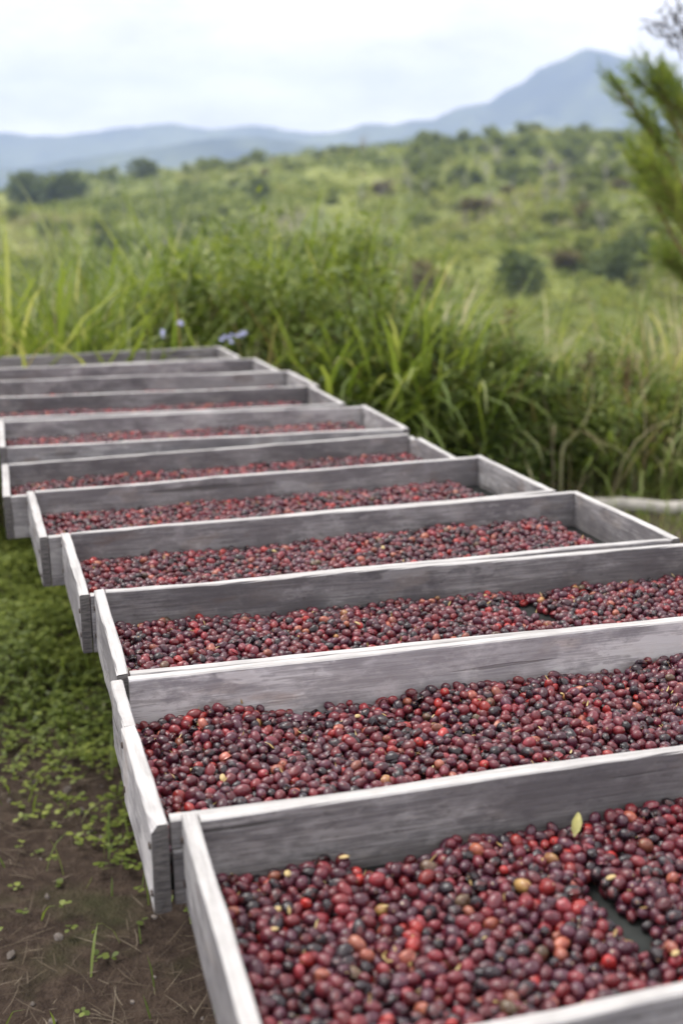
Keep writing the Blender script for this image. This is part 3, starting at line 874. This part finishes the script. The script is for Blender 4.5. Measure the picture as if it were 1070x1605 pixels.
# short lawn grass
def lawn_d(x, y):
    right = (x > .3) | (y > 5.5)
    return np.where(right, .95, weed_density(x, y)*.55 + .05*(y > 1.6))
x, y = scatter_ground(42000, (-2.4, 3.2), (1.1, 9.2), lawn_d)
n = len(x)
V, F = strips(np.stack([x, y, tz(x, y)-.004], 1), rng.uniform(0, 6.28, n), rng.uniform(.03, .13, n), rng.uniform(0, .6, n), rng.uniform(.2, 1.4, n), rng.uniform(.0025, .006, n), 3)
tint = np.clip(.5 + rng.normal(0, .2, n) + (x > .5)*.12, 0, .97)
tag(link('short_grass', mesh('short_grass', V, F, False, {'tint': np.repeat(tint, 8)}), GRASS), 'short green grass growing around the trays', 'grass', kind='stuff')

# dry straw and litter on the bare soil
def straw_d(x, y):
    return np.clip(.25 + 2.2*fbm(x*2.8 + 40, y*2.8, 3), .03, 1)
x, y = scatter_ground(13000, (-1.5, .5), (1.1, 3.4), straw_d)
n = len(x)
V, F = strips(np.stack([x, y, tz(x, y)+rng.uniform(.002, .012, n)], 1), rng.uniform(0, 6.28, n), rng.uniform(.012, .085, n)*np.where(rng.random(n) < .06, 2.2, 1), rng.uniform(1.38, 1.58, n), rng.uniform(-.08, .12, n), rng.uniform(.0008, .0022, n), 3, rng.normal(0, .16, n), .3)
tag(link('dry_straw', mesh('dry_straw', V, F, False, {'tint': np.repeat(rng.random(n)**1.6, 8)}), STRAW), 'dry straw and dead grass lying on the brown soil', 'straw', kind='stuff')
# small stones
x, y = scatter_ground(420, (-1.6, .3), (1.1, 3.6), lambda a, b: np.full(len(a), .6))
bm = bmesh.new()
for k in range(len(x)):
    r = float(rng.uniform(.003, .012))
    ret = bmesh.ops.create_icosphere(bm, subdivisions=1, radius=r, matrix=Matrix.Translation((x[k], y[k], float(tz(x[k], y[k]))+r*.25)))
    for vv in ret['verts']: vv.co += Vector(rng.normal(0, r*.16, 3))
me = bpy.data.meshes.new('pebbles'); bm.to_mesh(me); bm.free()
tag(link('pebbles', me, mat_plain('pebble', (.22, .19, .165), .85, .45, 9)), 'small pale pebbles scattered on the bare soil', 'pebbles', kind='stuff')

# ------------------------------------------------------------------ tall grass behind
def tall_grass(name, label, n, sampler, hf, wr, tintf, mat, lean=.35, bend=1.5, seg=7):
    x, y = sampler(n); n = len(x)
    h = hf(x, y)*rng.uniform(.55, 1.12, n)
    V, F = strips(np.stack([x, y, tz(x, y)-.02], 1), rng.uniform(0, 6.28, n), h*1.15, np.abs(rng.normal(0, lean, n)), np.abs(rng.normal(bend, .6, n)),
                  rng.uniform(*wr, n), seg, rng.normal(0, .35, n))
    tag(link(name, mesh(name, V, F, False, {'tint': np.repeat(tintf(x, y), (seg+1)*2)}), mat), label, 'tall grass', kind='stuff')
def clumps(nc, xr, yf, spread):
    cx = rng.uniform(*xr, nc); cy = yf(cx) + np.abs(rng.normal(0, 1, nc))*spread
    return cx, cy
def sampler_from(cx, cy, r):
    def s(n):
        k = rng.integers(0, len(cx), n)
        return cx[k] + rng.normal(0, r, n), cy[k] + rng.normal(0, r, n)
    return s
back = lambda x: 5.25 + np.clip(x+1.2, -2, .8)*.3
cx, cy = clumps(150, (-3.0, .75), back, 1.1)
def left_h(x, y):
    return np.clip(1.26 + .25*fbm(x*1.1, y*1.1, 2)*2 - .42*np.exp(-((x+.3)/.5)**2)*(y < 6.4) - np.clip(x-.1, 0, 2)*.55, .5, 1.6)
tall_grass('tall_grass', 'dense tall green grass standing behind the far trays', 8800, sampler_from(cx, cy, .11), left_h, (.010, .034),
           lambda x, y: np.clip(.55 + .35*fbm(x*2, y*2, 2)*2 + rng.normal(0, .2, len(x)), 0, 1), GRASS)
cx, cy = clumps(90, (.6, 3.4), lambda x: 5.6 + .1*x + 0*x, .9)
def right_h(x, y):
    return np.clip(.78 + .34*fbm(x*1.6 + 4, y*1.6, 2)*2, .35, 1.15)
tall_grass('rough_grass', 'rough green and straw-coloured grass beyond the fallen log', 4600, sampler_from(cx, cy, .12), right_h, (.006, .02),
           lambda x, y: np.clip(.72 + .4*fbm(x*2, y*2, 2)*2 + rng.normal(0, .24, len(x)), 0, 1), GRASS, .55, 1.5)

DRY = mat_leafy('dry_grass_blades', [(0, (.16, .11, .06)), (.5, (.3, .23, .13)), (1, (.48, .42, .28))], .3, .6)
cx, cy = clumps(60, (.35, 3.2), lambda x: 5.45 + .1*x, .6)
tall_grass('dry_grass', 'dry tan grass stems tangled through the bank beyond the log', 480, sampler_from(cx, cy, .14), lambda x, y: np.clip(.8 + .3*fbm(x*2, y*2, 2)*2, .4, 1.1), (.004, .011),
           lambda x, y: rng.random(len(x)), DRY, .45, 1.1)
cx, cy = clumps(50, (-2.6, .6), back, .7)
tall_grass('dry_grass', 'dry tan grass stems standing among the tall green grass', 420, sampler_from(cx, cy, .14), lambda x, y: np.clip(1.0 + .3*fbm(x*2, y*2, 2)*2, .5, 1.3), (.004, .01),
           lambda x, y: rng.random(len(x)), DRY, .4, .9)
# single tall pale blades one can tell apart
def big_blade(px0, py0, px1, py1, D, w_, tint, label, bend):
    a = pix(px0, py0, D=D); b = pix(px1, py1, D=D+.08); a0 = Vector((a.x, a.y, float(tz(a.x, a.y))))
    side = Vector((b.z-a.z, .25*(b.z-a.z), -(b.x-a.x))).normalized()
    V, F = [], []
    pts = []
    n = 14
    for k in range(n+1):                       # from the ground, through the seen foot, arching to the tip
        t = k/n
        if t < .4: p = a0.lerp(a, t/.4)
        else:
            q = (t-.4)/.6; p = a.lerp(b, q) + side*bend*.16*(b-a).length*math.sin(math.pi*q)
        wd = w_*.5*max(.05, math.sin(math.pi*min(1, .25 + .75*t))**.8)
        V += [p + side*wd, p + Vector((0, -.15*w_, 0)), p - side*wd]
    for k in range(n):
        for q in range(2): F.append((3*k+q, 3*k+q+1, 3*k+q+4, 3*k+q+3))
    me = mesh('grass_blade', [tuple(v) for v in V], F, True, {'tint': np.full(len(V), tint)})
    o = link('grass_blade', me, GRASS); sol = o.modifiers.new('thickness', 'SOLIDIFY'); sol.thickness = .0012
    tag(o, label, 'grass blade', 'long grass blades rising from the thicket')
for args in [(70, 470, 78, 320, 6.2, .022, .9, 'pale upright grass blade topping the tall grass behind the last trays', .3),
             (1018, 620, 1002, 468, 6.1, .026, .84, 'long pale grass blade standing upright beside the feathery tree', .25),
             (960, 640, 1012, 520, 6.0, .022, .8, 'bright green grass blade leaning near the feathery tree', .8),
             (640, 560, 600, 495, 5.9, .024, .88, 'pale broad grass blade arching out of the shrub thicket', -.9),
             (1062, 640, 1035, 540, 5.9, .03, .8, 'broad green grass blade arching beside the log', -.9),
             (570, 590, 552, 470, 5.6, .03, .9, 'whitish grass blade upright in front of the shrub thicket', .3),
             (500, 520, 570, 395, 6.3, .03, .86, 'light green grass blade leaning over the mounded shrub', .7),
             (830, 720, 800, 655, 5.4, .022, .84, 'light green grass blade rising beside the tray corners', -.6),
             (285, 470, 300, 395, 5.9, .024, .9, 'short pale grass blade beside the mounded shrub', .4),
             (120, 520, 60, 400, 5.5, .03, .72, 'broad green grass blade bowing outwards behind the last trays', -1.2),
             (150, 520, 215, 430, 5.5, .03, .8, 'broad light green grass blade bowing towards the purple flowers', 1.4),
             (880, 700, 930, 600, 5.5, .02, .97, 'dry straw-coloured blade leaning in front of the rough grass', .9),
             (800, 700, 760, 600, 5.5, .022, .78, 'green blade leaning away from the log beside the small dark shrub', -.8),
             (700, 640, 690, 520, 5.5, .024, .74, 'green blade standing in front of the olive shrub', .3)]:
    big_blade(*args)

# shrubs
def shrub(name, label, loc, w_, h_, nl, ls, mat, dens_seed, tintc=.5, group=None, stems=9):
    root = empty(name, loc); tag(root, label, 'shrub', group)
    r_ = np.random.default_rng(dens_seed)
    # twigs reach through the volume, leaves sit on twigs
    T = []; tipP, tipD = [], []
    for k in range(stems*6):
        az = r_.uniform(0, 6.28); rr = r_.uniform(.02, 1)**.6
        top = Vector((math.cos(az)*rr*w_*.5, math.sin(az)*rr*w_*.45, h_*math.sqrt(1-(.88*rr)**2)*r_.uniform(.72, 1.05)))
        mid = Vector((top.x*.35, top.y*.35, top.z*.55)) + Vector(r_.normal(0, .04, 3))
        pts = [Vector((top.x*.08, top.y*.08, -.03)), mid, top]
        if k < stems*2: T.append((pts, .008, .002, 4))
        m_ = nl//(stems*6)
        t = r_.uniform(.25, 1.02, m_)
        c = np.where(t[:, None] < .5, np.array(pts[0]) + (np.array(pts[1])-np.array(pts[0]))*t[:, None]*2, np.array(pts[1]) + (np.array(pts[2])-np.array(pts[1]))*(t[:, None]-.5)*2)
        tipP.append(c + r_.normal(0, .035*h_, (m_, 3))*np.array([1.3, 1.3, 1])); tipD.append(r_.normal(0, 1, (m_, 3)) + np.array([top.x, top.y, .35])*1.2)
    v, f = tubes(T)
    link('stems', mesh('stems', v, f), BARK, root)
    Pp = np.concatenate(tipP); Dd = np.concatenate(tipD); n = len(Pp)
    Pp[:, 2] = np.maximum(Pp[:, 2], .01)
    ln = r_.uniform(.6, 1.3, n)*ls
    tn = np.clip(tintc + r_.normal(0, .22, n), 0, 1)
    V, F, Tt = leaves(Pp, Dd, np.array([[0, 0, 1.]]) + r_.normal(0, .4, (n, 3)), ln, ln*r_.uniform(.3, .55, n), tn)
    link('foliage', mesh('foliage', V, F, False, {'tint': Tt}), mat, root)
    return root
def gpos(px, D):
    p = pix(px, 500, D=D); return (p.x, p.y, float(tz(p.x, p.y)))
shrub('mounded_shrub', 'rounded vine-covered green shrub swelling above the tall grass', gpos(425, 6.1), 1.15, 1.34, 9500, .052, SHRUB, 1, .8)
shrub('mounded_shrub', 'bright green leafy shrub beside the rounded vine-covered shrub', gpos(545, 6.6), .62, 1.3, 4200, .06, SHRUB, 2, .86)
shrub('thicket_shrub', 'dark green tangled shrub behind the tray corners', gpos(640, 5.65), .8, .88, 6500, .046, SHRUB, 3, .45)
shrub('thicket_shrub', 'dense olive shrub with small pale leaf tips beyond the tangled shrub', gpos(740, 5.85), .62, .82, 5200, .04, SHRUB, 4, .62)
shrub('thicket_shrub', 'low shady shrub at the foot of the thicket by the trays', gpos(520, 5.5), .8, .82, 5000, .045, SHRUB, 5, .5)
shrub('thicket_shrub', 'mixed green shrub in the rough grass beyond the log', gpos(870, 5.85), .6, .62, 4000, .04, SHRUB, 6, .6)
shrub('thicket_shrub', 'bright low shrub under the feathery tree', gpos(1050, 5.85), .6, .55, 3800, .042, SHRUB, 7, .8)
shrub('thicket_shrub', 'green shrub buried in the tall grass behind the last trays', gpos(270, 6.0), .8, 1.12, 4500, .055, SHRUB, 8, .7)
shrub('thicket_shrub', 'small dark shrub low beside the tray corners and rough grass', gpos(790, 5.45), .5, .42, 2600, .036, SHRUB, 9, .45)
shrub('thicket_shrub', 'pale weedy shrub with withered tips between the log and the hillside', gpos(960, 6.2), .7, .66, 3600, .04, SHRUB, 10, .72)

shrub('thicket_shrub', 'leafy light green shrub between the dark tangled shrub and the olive shrub', gpos(690, 5.6), .6, .82, 4200, .048, SHRUB, 21, .78)
shrub('thicket_shrub', 'full green shrub with drooping leaves behind the small dark shrub', gpos(810, 5.75), .62, .72, 4200, .048, SHRUB, 22, .66)
shrub('thicket_shrub', 'yellowish green shrub just behind the log', gpos(925, 5.75), .6, .6, 3600, .045, SHRUB, 23, .82)
shrub('thicket_shrub', 'tall leafy shrub joining the rounded vine-covered shrub to the thicket', gpos(585, 5.8), .7, 1.08, 5200, .05, SHRUB, 24, .7)

# dead stalks
def stalk(name, label, px0, py0, px1, py1, D, r, mat=None):
    a = pix(px0, py0, D=D); b = pix(px1, py1, D=D+.05); a.z = max(a.z, -.02)
    T = [([a, (a+b)/2 + Vector((.015, .01, 0)), b], r, r*.5, 6)]
    root = empty(name, a)
    r_ = np.random.default_rng(int(px0))
    for k in range(7):
        t = r_.uniform(.35, 1); p = a.lerp(b, t)
        T.append(([p, p + Vector((r_.normal(0, .05), r_.normal(0, .03), r_.uniform(.01, .07)))], r*.5, r*.2, 4))
    v, f = tubes([([Vector(q)-a for q in pts], r0, r1, s) for pts, r0, r1, s in T])
    link('stem', mesh('stem', v, f, True), mat or REDBARK, root)
    n = 80
    Pp = np.array([(a.lerp(b, t) - a) for t in r_.uniform(.45, 1.02, n)]) + r_.normal(0, .022, (n, 3))
    V, F, Tt = leaves(Pp, r_.normal(0, 1, (n, 3)) + np.array([0, 0, -.5]), np.array([[0, 0, 1.]]), r_.uniform(.03, .075, n), r_.uniform(.01, .024, n), r_.random(n)*.6)
    link('withered_leaves', mesh('withered_leaves', V, F, False, {'tint': Tt}), HILLBROWN, root)
    tag(root, label, 'dead plant', 'dead brown stalks in the thicket')
stalk('dead_stalk', 'reddish brown dead stalk in front of the dark tangled shrub', 618, 700, 628, 560, 5.5, .012)
stalk('dead_stalk', 'dark brown withered stalk sticking up above the olive shrub', 802, 640, 799, 488, 6.1, .011)
stalk('dead_stalk', 'brown dead stalk leaning above the log', 960, 760, 985, 560, 5.9, .009)
stalk('dead_stalk', 'straw-coloured dead stalk drooping in the rough grass', 850, 720, 925, 555, 5.8, .007, STRAW)

# purple flowers
PETAL = mat_plain('lilac_petals', (.5, .52, .78), .6, .15, 40); STEMG = mat_plain('flower_stem', (.06, .11, .03), .6, .2, 30)
for k, (px_, py_) in enumerate([(255, 522), (282, 508), (347, 529), (364, 531), (381, 524)]):
    c = pix(px_, py_, D=5.35 + .03*k)
    g = Vector((c.x+.03, c.y+.03, float(tz(c.x, c.y))))
    root = empty('wild_flower', g)
    v, f = tube_pts([Vector((0, 0, -.02)), (c-g)*.5 + Vector((.02, 0, 0)), c-g], .003, .002, 5)
    link('stem', mesh('stem', v, f), STEMG, root)
    for cl in range(7 if k in (1, 4) else 5):
        oo = (c-g) + Vector(rng.normal(0, .009, 3))
        V_, F_ = [tuple(oo)], []
        for q in range(10):
            t = 2*math.pi*q/10; rr = .0085 if q % 2 == 0 else .005
            V_.append(tuple(oo + Vector((math.cos(t)*rr, math.sin(t)*rr*.6 - .003, math.sin(t)*rr*.8 + (.003 if q % 2 == 0 else 0)))))
        for q in range(10): F_.append((0, 1+q, 1+(q+1) % 10))
        b_ = link('blossom', mesh('blossom', V_, F_), PETAL, root)
        sl = b_.modifiers.new('thickness', 'SOLIDIFY'); sl.thickness = .001
    tag(root, 'pale lilac wild flower cluster on a thin stem behind the last tray', 'flower', 'lilac wild flowers')

# ------------------------------------------------------------------ feathery tree at the right
def feathery_tree():
    D = 7.2
    g = pix(1165, 400, D=D); base = Vector((g.x, g.y, float(tz(g.x, g.y))))
    root = empty('feathery_tree', base)
    tag(root, 'feathery green tree with reddish stems reaching in beside the hillside', 'tree')
    r_ = np.random.default_rng(11)
    P_ = lambda x, y, dd=0: pix(x, y, D=D+dd) - base
    trunk = [Vector((0, 0, -.05)), P_(1140, 520), P_(1118, 380), P_(1112, 220), P_(1100, 80), P_(1085, -60)]
    v, f = tube_pts(trunk, .05, .015, 8); link('trunk', mesh('trunk', v, f, True), BARK, root)
    limbs = [[P_(1120, 470), P_(1052, 370), P_(1022, 300), P_(1005, 268)], [P_(1118, 400), P_(1050, 250), P_(1003, 185), P_(972, 140)], [P_(1115, 330), P_(1060, 200), P_(1030, 130)],
             [P_(1118, 300, .2), P_(1075, 210, .2), P_(1055, 140, .2)], [P_(1118, 420, -.2), P_(1065, 330, -.2), P_(1022, 262, -.2)], [P_(1118, 430, .2), P_(1070, 320, .25), P_(1020, 210, .3)],
             [P_(1125, 500, .1), P_(1078, 440, .1), P_(1050, 410, .1)], [P_(1122, 470, -.1), P_(1070, 360, -.1), P_(1045, 300, -.1)], [P_(1110, 260), P_(1070, 180), P_(1010, 135)]]
    v, f = tubes([(l, .011, .003, 5) for l in limbs]); link('limbs', mesh('limbs', v, f, True), REDBARK, root)
    Vs, Fs, Ts = [], [], []; off = 0; tw = []
    for li, l in enumerate(limbs):
        pts = np.array([list(p) for p in l])
        nb = 38
        for k in range(nb):
            t = r_.uniform(.28, 1.)*(len(pts)-1); i0 = min(int(t), len(pts)-2); c = pts[i0] + (pts[i0+1]-pts[i0])*(t-i0)
            di = pts[i0+1]-pts[i0]; di /= np.linalg.norm(di)
            d = di*1.0 + r_.normal(0, .42, 3) + np.array([-.12, 0, .3]); d /= np.linalg.norm(d)
            ln = r_.uniform(.1, .3)*(1.05 - .35*t/(len(pts)-1))
            tw.append(([Vector(c), Vector(c + d*ln)], .0025, .001, 3))
            m_ = 34
            s = r_.uniform(.15, 1.05, m_)
            Pp = c + d*ln*s[:, None] + r_.normal(0, .008, (m_, 3))
            dd = d + r_.normal(0, .3, (m_, 3))
            tn = np.clip(np.full(m_, .5 + r_.normal(0, .2)) + r_.normal(0, .12, m_) + (.28 if li in (4,) else 0), 0, 1)
            V, F, Tt = leaves(Pp, dd, r_.normal(0, 1, (m_, 3)), r_.uniform(.04, .085, m_), r_.uniform(.0028, .0055, m_), tn)
            Vs.append(V); Fs.append(F+off); Ts.append(Tt); off += len(V)
    v, f = tubes(tw); link('twigs', mesh('twigs', v, f), REDBARK, root)
    link('crown', mesh('crown', np.concatenate(Vs), np.concatenate(Fs), False, {'tint': np.concatenate(Ts)}), FEATHER, root)
    # bare dark twigs above
    tw = []
    for (x0, y0, x1, y1) in [(1100, 130, 1048, -30), (1090, 120, 1030, -20), (1062, 60, 1024, 60), (1068, 95, 1040, 30), (1100, 100, 1060, -60)]:
        a, b = P_(x0, y0), P_(x1, y1); m_ = (a+b)/2 + Vector((.02, 0, .02))
        tw.append(([a, m_, b], .006, .002, 5))
        for k in range(9):
            p = a.lerp(b, r_.uniform(.2, 1)); q = p + Vector((r_.normal(-.03, .05), r_.normal(0, .05), r_.uniform(.02, .1)))
            tw.append(([p, q], .0035, .0015, 4))
            for z_ in range(2): tw.append(([q, q + Vector(r_.normal(0, .03, 3))], .003, .004, 4))
    v, f = tubes(tw); link('bare_twigs', mesh('bare_twigs', v, f), mat_plain('dark_twig', (.05, .042, .04), .85, .3, 30), root)
feathery_tree()

# ------------------------------------------------------------------ hillside trees
def crown_mesh(name, nl, seed, squash=1., lobes=7, ls=.2):
    """crown of leaf sprays in uneven clumps, unit width, unit height, base at 0"""
    r_ = np.random.default_rng(seed)
    cs = [(0, 0, .55, .36)] + [(math.cos(a)*r_.uniform(.18, .34), math.sin(a)*r_.uniform(.18, .34), r_.uniform(.3, .82), r_.uniform(.16, .28)) for a in r_.uniform(0, 6.28, lobes)]
    Ps, Ts, Ds = [], [], []
    for (x, y, z, r) in cs:
        m_ = max(12, int(nl*r/2.2)); d = r_.normal(0, 1, (m_, 3)); d /= np.linalg.norm(d, axis=1, keepdims=True)
        rr = r*r_.uniform(.45, 1.08, m_)**.6
        Ps.append(np.array([x, y, z]) + d*rr[:, None]*np.array([1, 1, .85])); Ds.append(d + r_.normal(0, .5, (m_, 3)))
        Ts.append(np.clip(.5 + r_.normal(0, .14) + r_.normal(0, .2, m_), 0, 1))
    Pp = np.concatenate(Ps); Dd = np.concatenate(Ds); n = len(Pp); ln = r_.uniform(.6, 1.3, n)*ls
    V, F, Tt = leaves(Pp, Dd, r_.normal(0, 1, (n, 3)), ln, ln*.7, np.concatenate(Ts))
    V[:, 2] = np.maximum(V[:, 2]*squash, .02)
    return mesh(name, V, F, False, {'tint': Tt})
def trunk_mesh(seed, h=.5):
    r_ = np.random.default_rng(seed)
    T = [([Vector((0, 0, -.1)), Vector((.01, 0, h*.5)), Vector((-.01, .01, h))], .03, .015, 5)]
    for k in range(4):
        a = r_.uniform(0, 6.28); T.append(([Vector((0, 0, h*r_.uniform(.4, .8))), Vector((math.cos(a)*.25, math.sin(a)*.25, h+r_.uniform(.05, .3)))], .014, .005, 4))
    v, f = tubes(T); return mesh('trunk', v, f)
def hill_proto(mat, seed, nl=420, **kw):
    c = crown_mesh('crown', nl, seed, **kw); c.materials.append(mat)
    t = trunk_mesh(seed+5); t.materials.append(BARK); return c, t
KINDS = {'dark': [hill_proto(HILLTREE, 100+k) for k in range(3)], 'pale': [hill_proto(HILLPALE, 120+k) for k in range(3)], 'soft': [hill_proto(HILLSOFT, 180+k) for k in range(3)],
         'brown': [hill_proto(HILLBROWN, 140+k) for k in range(2)]}
def bare_proto(seed):
    r_ = np.random.default_rng(seed); T = [([Vector((0, 0, -.1)), Vector((.02, 0, .5)), Vector((0, 0, 1.))], .02, .006, 5)]
    for k in range(16):
        a = r_.uniform(0, 6.28); z = r_.uniform(.35, .95); l = r_.uniform(.12, .3)
        p = Vector((0, 0, z)); q = p + Vector((math.cos(a)*l, math.sin(a)*l, l*r_.uniform(.4, 1.2))); T.append(([p, q], .01, .004, 4))
        for j in range(3): T.append(([p.lerp(q, r_.uniform(.4, 1)), q + Vector(r_.normal(0, .07, 3))], .006, .003, 3))
    v, f = tubes(T); me = mesh('trunk', v, f); me.materials.append(HILLGREY_T); return me
HILLGREY_T = mat_plain('bleached_dead_wood', (.36, .335, .31), .85, .25, 4)
BARE = [bare_proto(160+k) for k in range(3)]
LB = {'soft': ('mid green tree in the woods on the far hillside', 'mid green trees on the hillside'), 'dark': ('dark green tree standing on the far hillside', 'dark trees on the hillside'), 'pale': ('pale yellow-green tree on the far hillside', 'pale trees on the hillside'),
      'brown': ('brownish bushy tree on the far hillside', 'brown trees on the hillside'), 'bare': ('bare grey dead tree standing on the far hillside', 'bare grey trees on the hillside')}
def hill_tree(kind, x, y, w_, h_, label=None, name=None, sink=.08):
    z = float(terrain_z(x, y))
    if kind == 'bare':
        o = link('bare_tree', random.choice(BARE), None, None, (x, y, z), (0, 0, random.uniform(0, 6.28))); o.scale = (w_, w_, h_)
        return tag(o, label or LB[kind][0], 'tree', None if label else LB[kind][1])
    root = empty(name or 'hill_tree', (x, y, z - sink*h_), random.uniform(0, 6.28)); root.scale = (w_, w_, h_)
    c, t = random.choice(KINDS[kind])
    link('crown', c, None, root); link('trunk', t, None, root)
    return tag(root, label or LB[kind][0], 'tree', None if label else LB[kind][1])
def at_hill(px_, py_, dmin=40, dmax=RIDGE_D+5):
    """where the sight line of a photo pixel meets the hillside"""
    d = pix(px_, py_, D=1.) - Vector((0, 0, CAM_H))
    D = np.linspace(dmin, dmax, 1500)
    h = CAM_H + d.z*D - terrain_z(d.x*D, D)
    k = np.where(h <= 0)[0]
    k = k[0] if len(k) else len(D)-1
    return d.x*D[k], D[k]
# trees one can single out
for (px_, py_, wpx, hpx, kind_, lab) in [
        (815, 462, 68, 68, 'dark', 'round dark green tree alone on the open lower slope'),
        (672, 474, 70, 62, 'brown', 'rusty brown bushy tree low on the slope behind the thicket'),
        (950, 446, 72, 62, 'dark', 'wide dull olive tree on the slope near the feathery tree'),
        (992, 408, 56, 36, 'dark', 'low dark bush just above the wide olive tree'),
        (895, 420, 52, 26, 'brown', 'low rusty bush between the round dark tree and the olive tree'),
        (405, 312, 30, 32, 'dark', 'small dark tree on the slope above the rounded vine-covered shrub'),
        (50, 318, 64, 50, 'dark', 'tall dark tree at the low end of the ridge'),
        (95, 316, 60, 48, 'dark', 'dark tree beside the tall tree at the low end of the ridge'),
        (225, 276, 36, 26, 'dark', 'dark rounded tree on the ridge between paler trees'),
        (180, 390, 44, 30, 'dark', 'dark bush half hidden behind the tall grass')]:
    x, y = at_hill(px_, py_)
    s = y/F_PX
    hill_tree(kind_, x, y, wpx*s*1.15, hpx*s*1.05, lab)
# trees of the wooded slopes and the ridge
def scatter_hill(n, kind_, xr, yr, wr, hr, ridge=False):
    for k in range(n):
        if ridge:
            a = random.uniform(*xr); y = RIDGE_D*random.uniform(.93, 1.03); x = (a-535)/F_PX*y
        else:
            x, y = at_hill(random.uniform(*xr), random.uniform(*yr))
        w_ = random.uniform(*wr)
        hill_tree(kind_, x, y, w_, w_*random.uniform(*hr))
scatter_hill(34, 'soft', (-40, 1110), None, (2.5, 5), (.6, 1.), True)
scatter_hill(34, 'pale', (-40, 1110), None, (3, 6), (.5, .8), True)
scatter_hill(14, 'dark', (680, 1000), (214, 290), (2, 3.6), (.7, 1.2))
scatter_hill(120, 'soft', (640, 1060), (208, 300), (2.2, 4.6), (.7, 1.2))
scatter_hill(46, 'bare', (560, 1060), (245, 340), (2.4, 4.4), (.9, 1.5))
scatter_hill(44, 'pale', (0, 1090), (250, 420), (2.5, 6), (.5, .8))
scatter_hill(12, 'brown', (300, 1090), (240, 400), (2.5, 5), (.5, .9))
scatter_hill(14, 'soft', (0, 1090), (270, 400), (2, 3.6), (.6, .9))
scatter_hill(14, 'bare', (150, 1060), (300, 440), (2, 3.6), (1., 1.6))

# low scrub over the whole slope: too many and too small to count
def scrub():
    n = 52000
    px_ = rng.uniform(-80, 1150, n); y = np.exp(rng.uniform(math.log(28), math.log(RIDGE_D), n)); y[:6000] = rng.uniform(35, 140, 6000); x = (px_-535)/F_PX*y*1.05
    k = (fbm(x/22, y/26, 3) > rng.uniform(-.4, .2, n)) | ((np.arange(n) < 6000) & (rng.random(n) < .7)); x, y = x[k], y[k]; n = len(x)
    m_ = 7
    sz = rng.uniform(.4, 1.4, n)*np.clip(y/130, .5, 1.5)
    c = np.stack([x, y, terrain_z(x, y)], 1)
    Pp = np.repeat(c, m_, 0) + rng.normal(0, 1, (n*m_, 3))*np.repeat(sz, m_)[:, None]*np.array([.55, .55, .22]) + np.array([0, 0, .25])*np.repeat(sz, m_)[:, None]
    Dd = rng.normal(0, 1, (n*m_, 3)) + np.array([0, 0, .4])
    ln = np.repeat(sz, m_)*rng.uniform(.4, .85, n*m_)
    tb = np.clip(.5 + 1.3*fbm(x/35 + 9, y/40, 3) + rng.normal(0, .16, n), 0, 1)
    V, F, Tt = leaves(Pp, Dd, rng.normal(0, 1, (n*m_, 3)), ln, ln*.75, np.clip(np.repeat(tb, m_) + rng.normal(0, .1, n*m_), 0, 1))
    m = mat_leafy('scrub_leaves', [(0, (.085, .115, .042)), (.3, (.16, .2, .056)), (.6, (.26, .3, .08)), (.85, (.38, .4, .125)), (1, (.33, .3, .22))], .25, .7, spec=.1)
    tag(link('hillside_scrub', mesh('hillside_scrub', V, F, False, {'tint': Tt}), m), 'low green scrub covering the far hillside', 'scrub', kind='stuff')
scrub()

# ------------------------------------------------------------------ haze
bm = bmesh.new()
bmesh.ops.create_cube(bm, size=1)
for v in bm.verts:
    v.co.x = 5040*2*v.co.x; v.co.y = 5040*2*v.co.y; v.co.z = -120 if v.co.z < 0 else 478
me = bpy.data.meshes.new('haze'); bm.to_mesh(me); bm.free()
hm = NT('haze_air')
pv = hm.n('ShaderNodeVolumePrincipled'); pv.inputs['Color'].default_value = (.54, .67, 1, 1); pv.inputs['Density'].default_value = .00027
hm.l(pv.outputs[0], hm.out.inputs['Volume'])
hz = link('haze', me, hm.m); tag(hz, 'thin blue haze over the valley and hills', 'haze', kind='stuff')
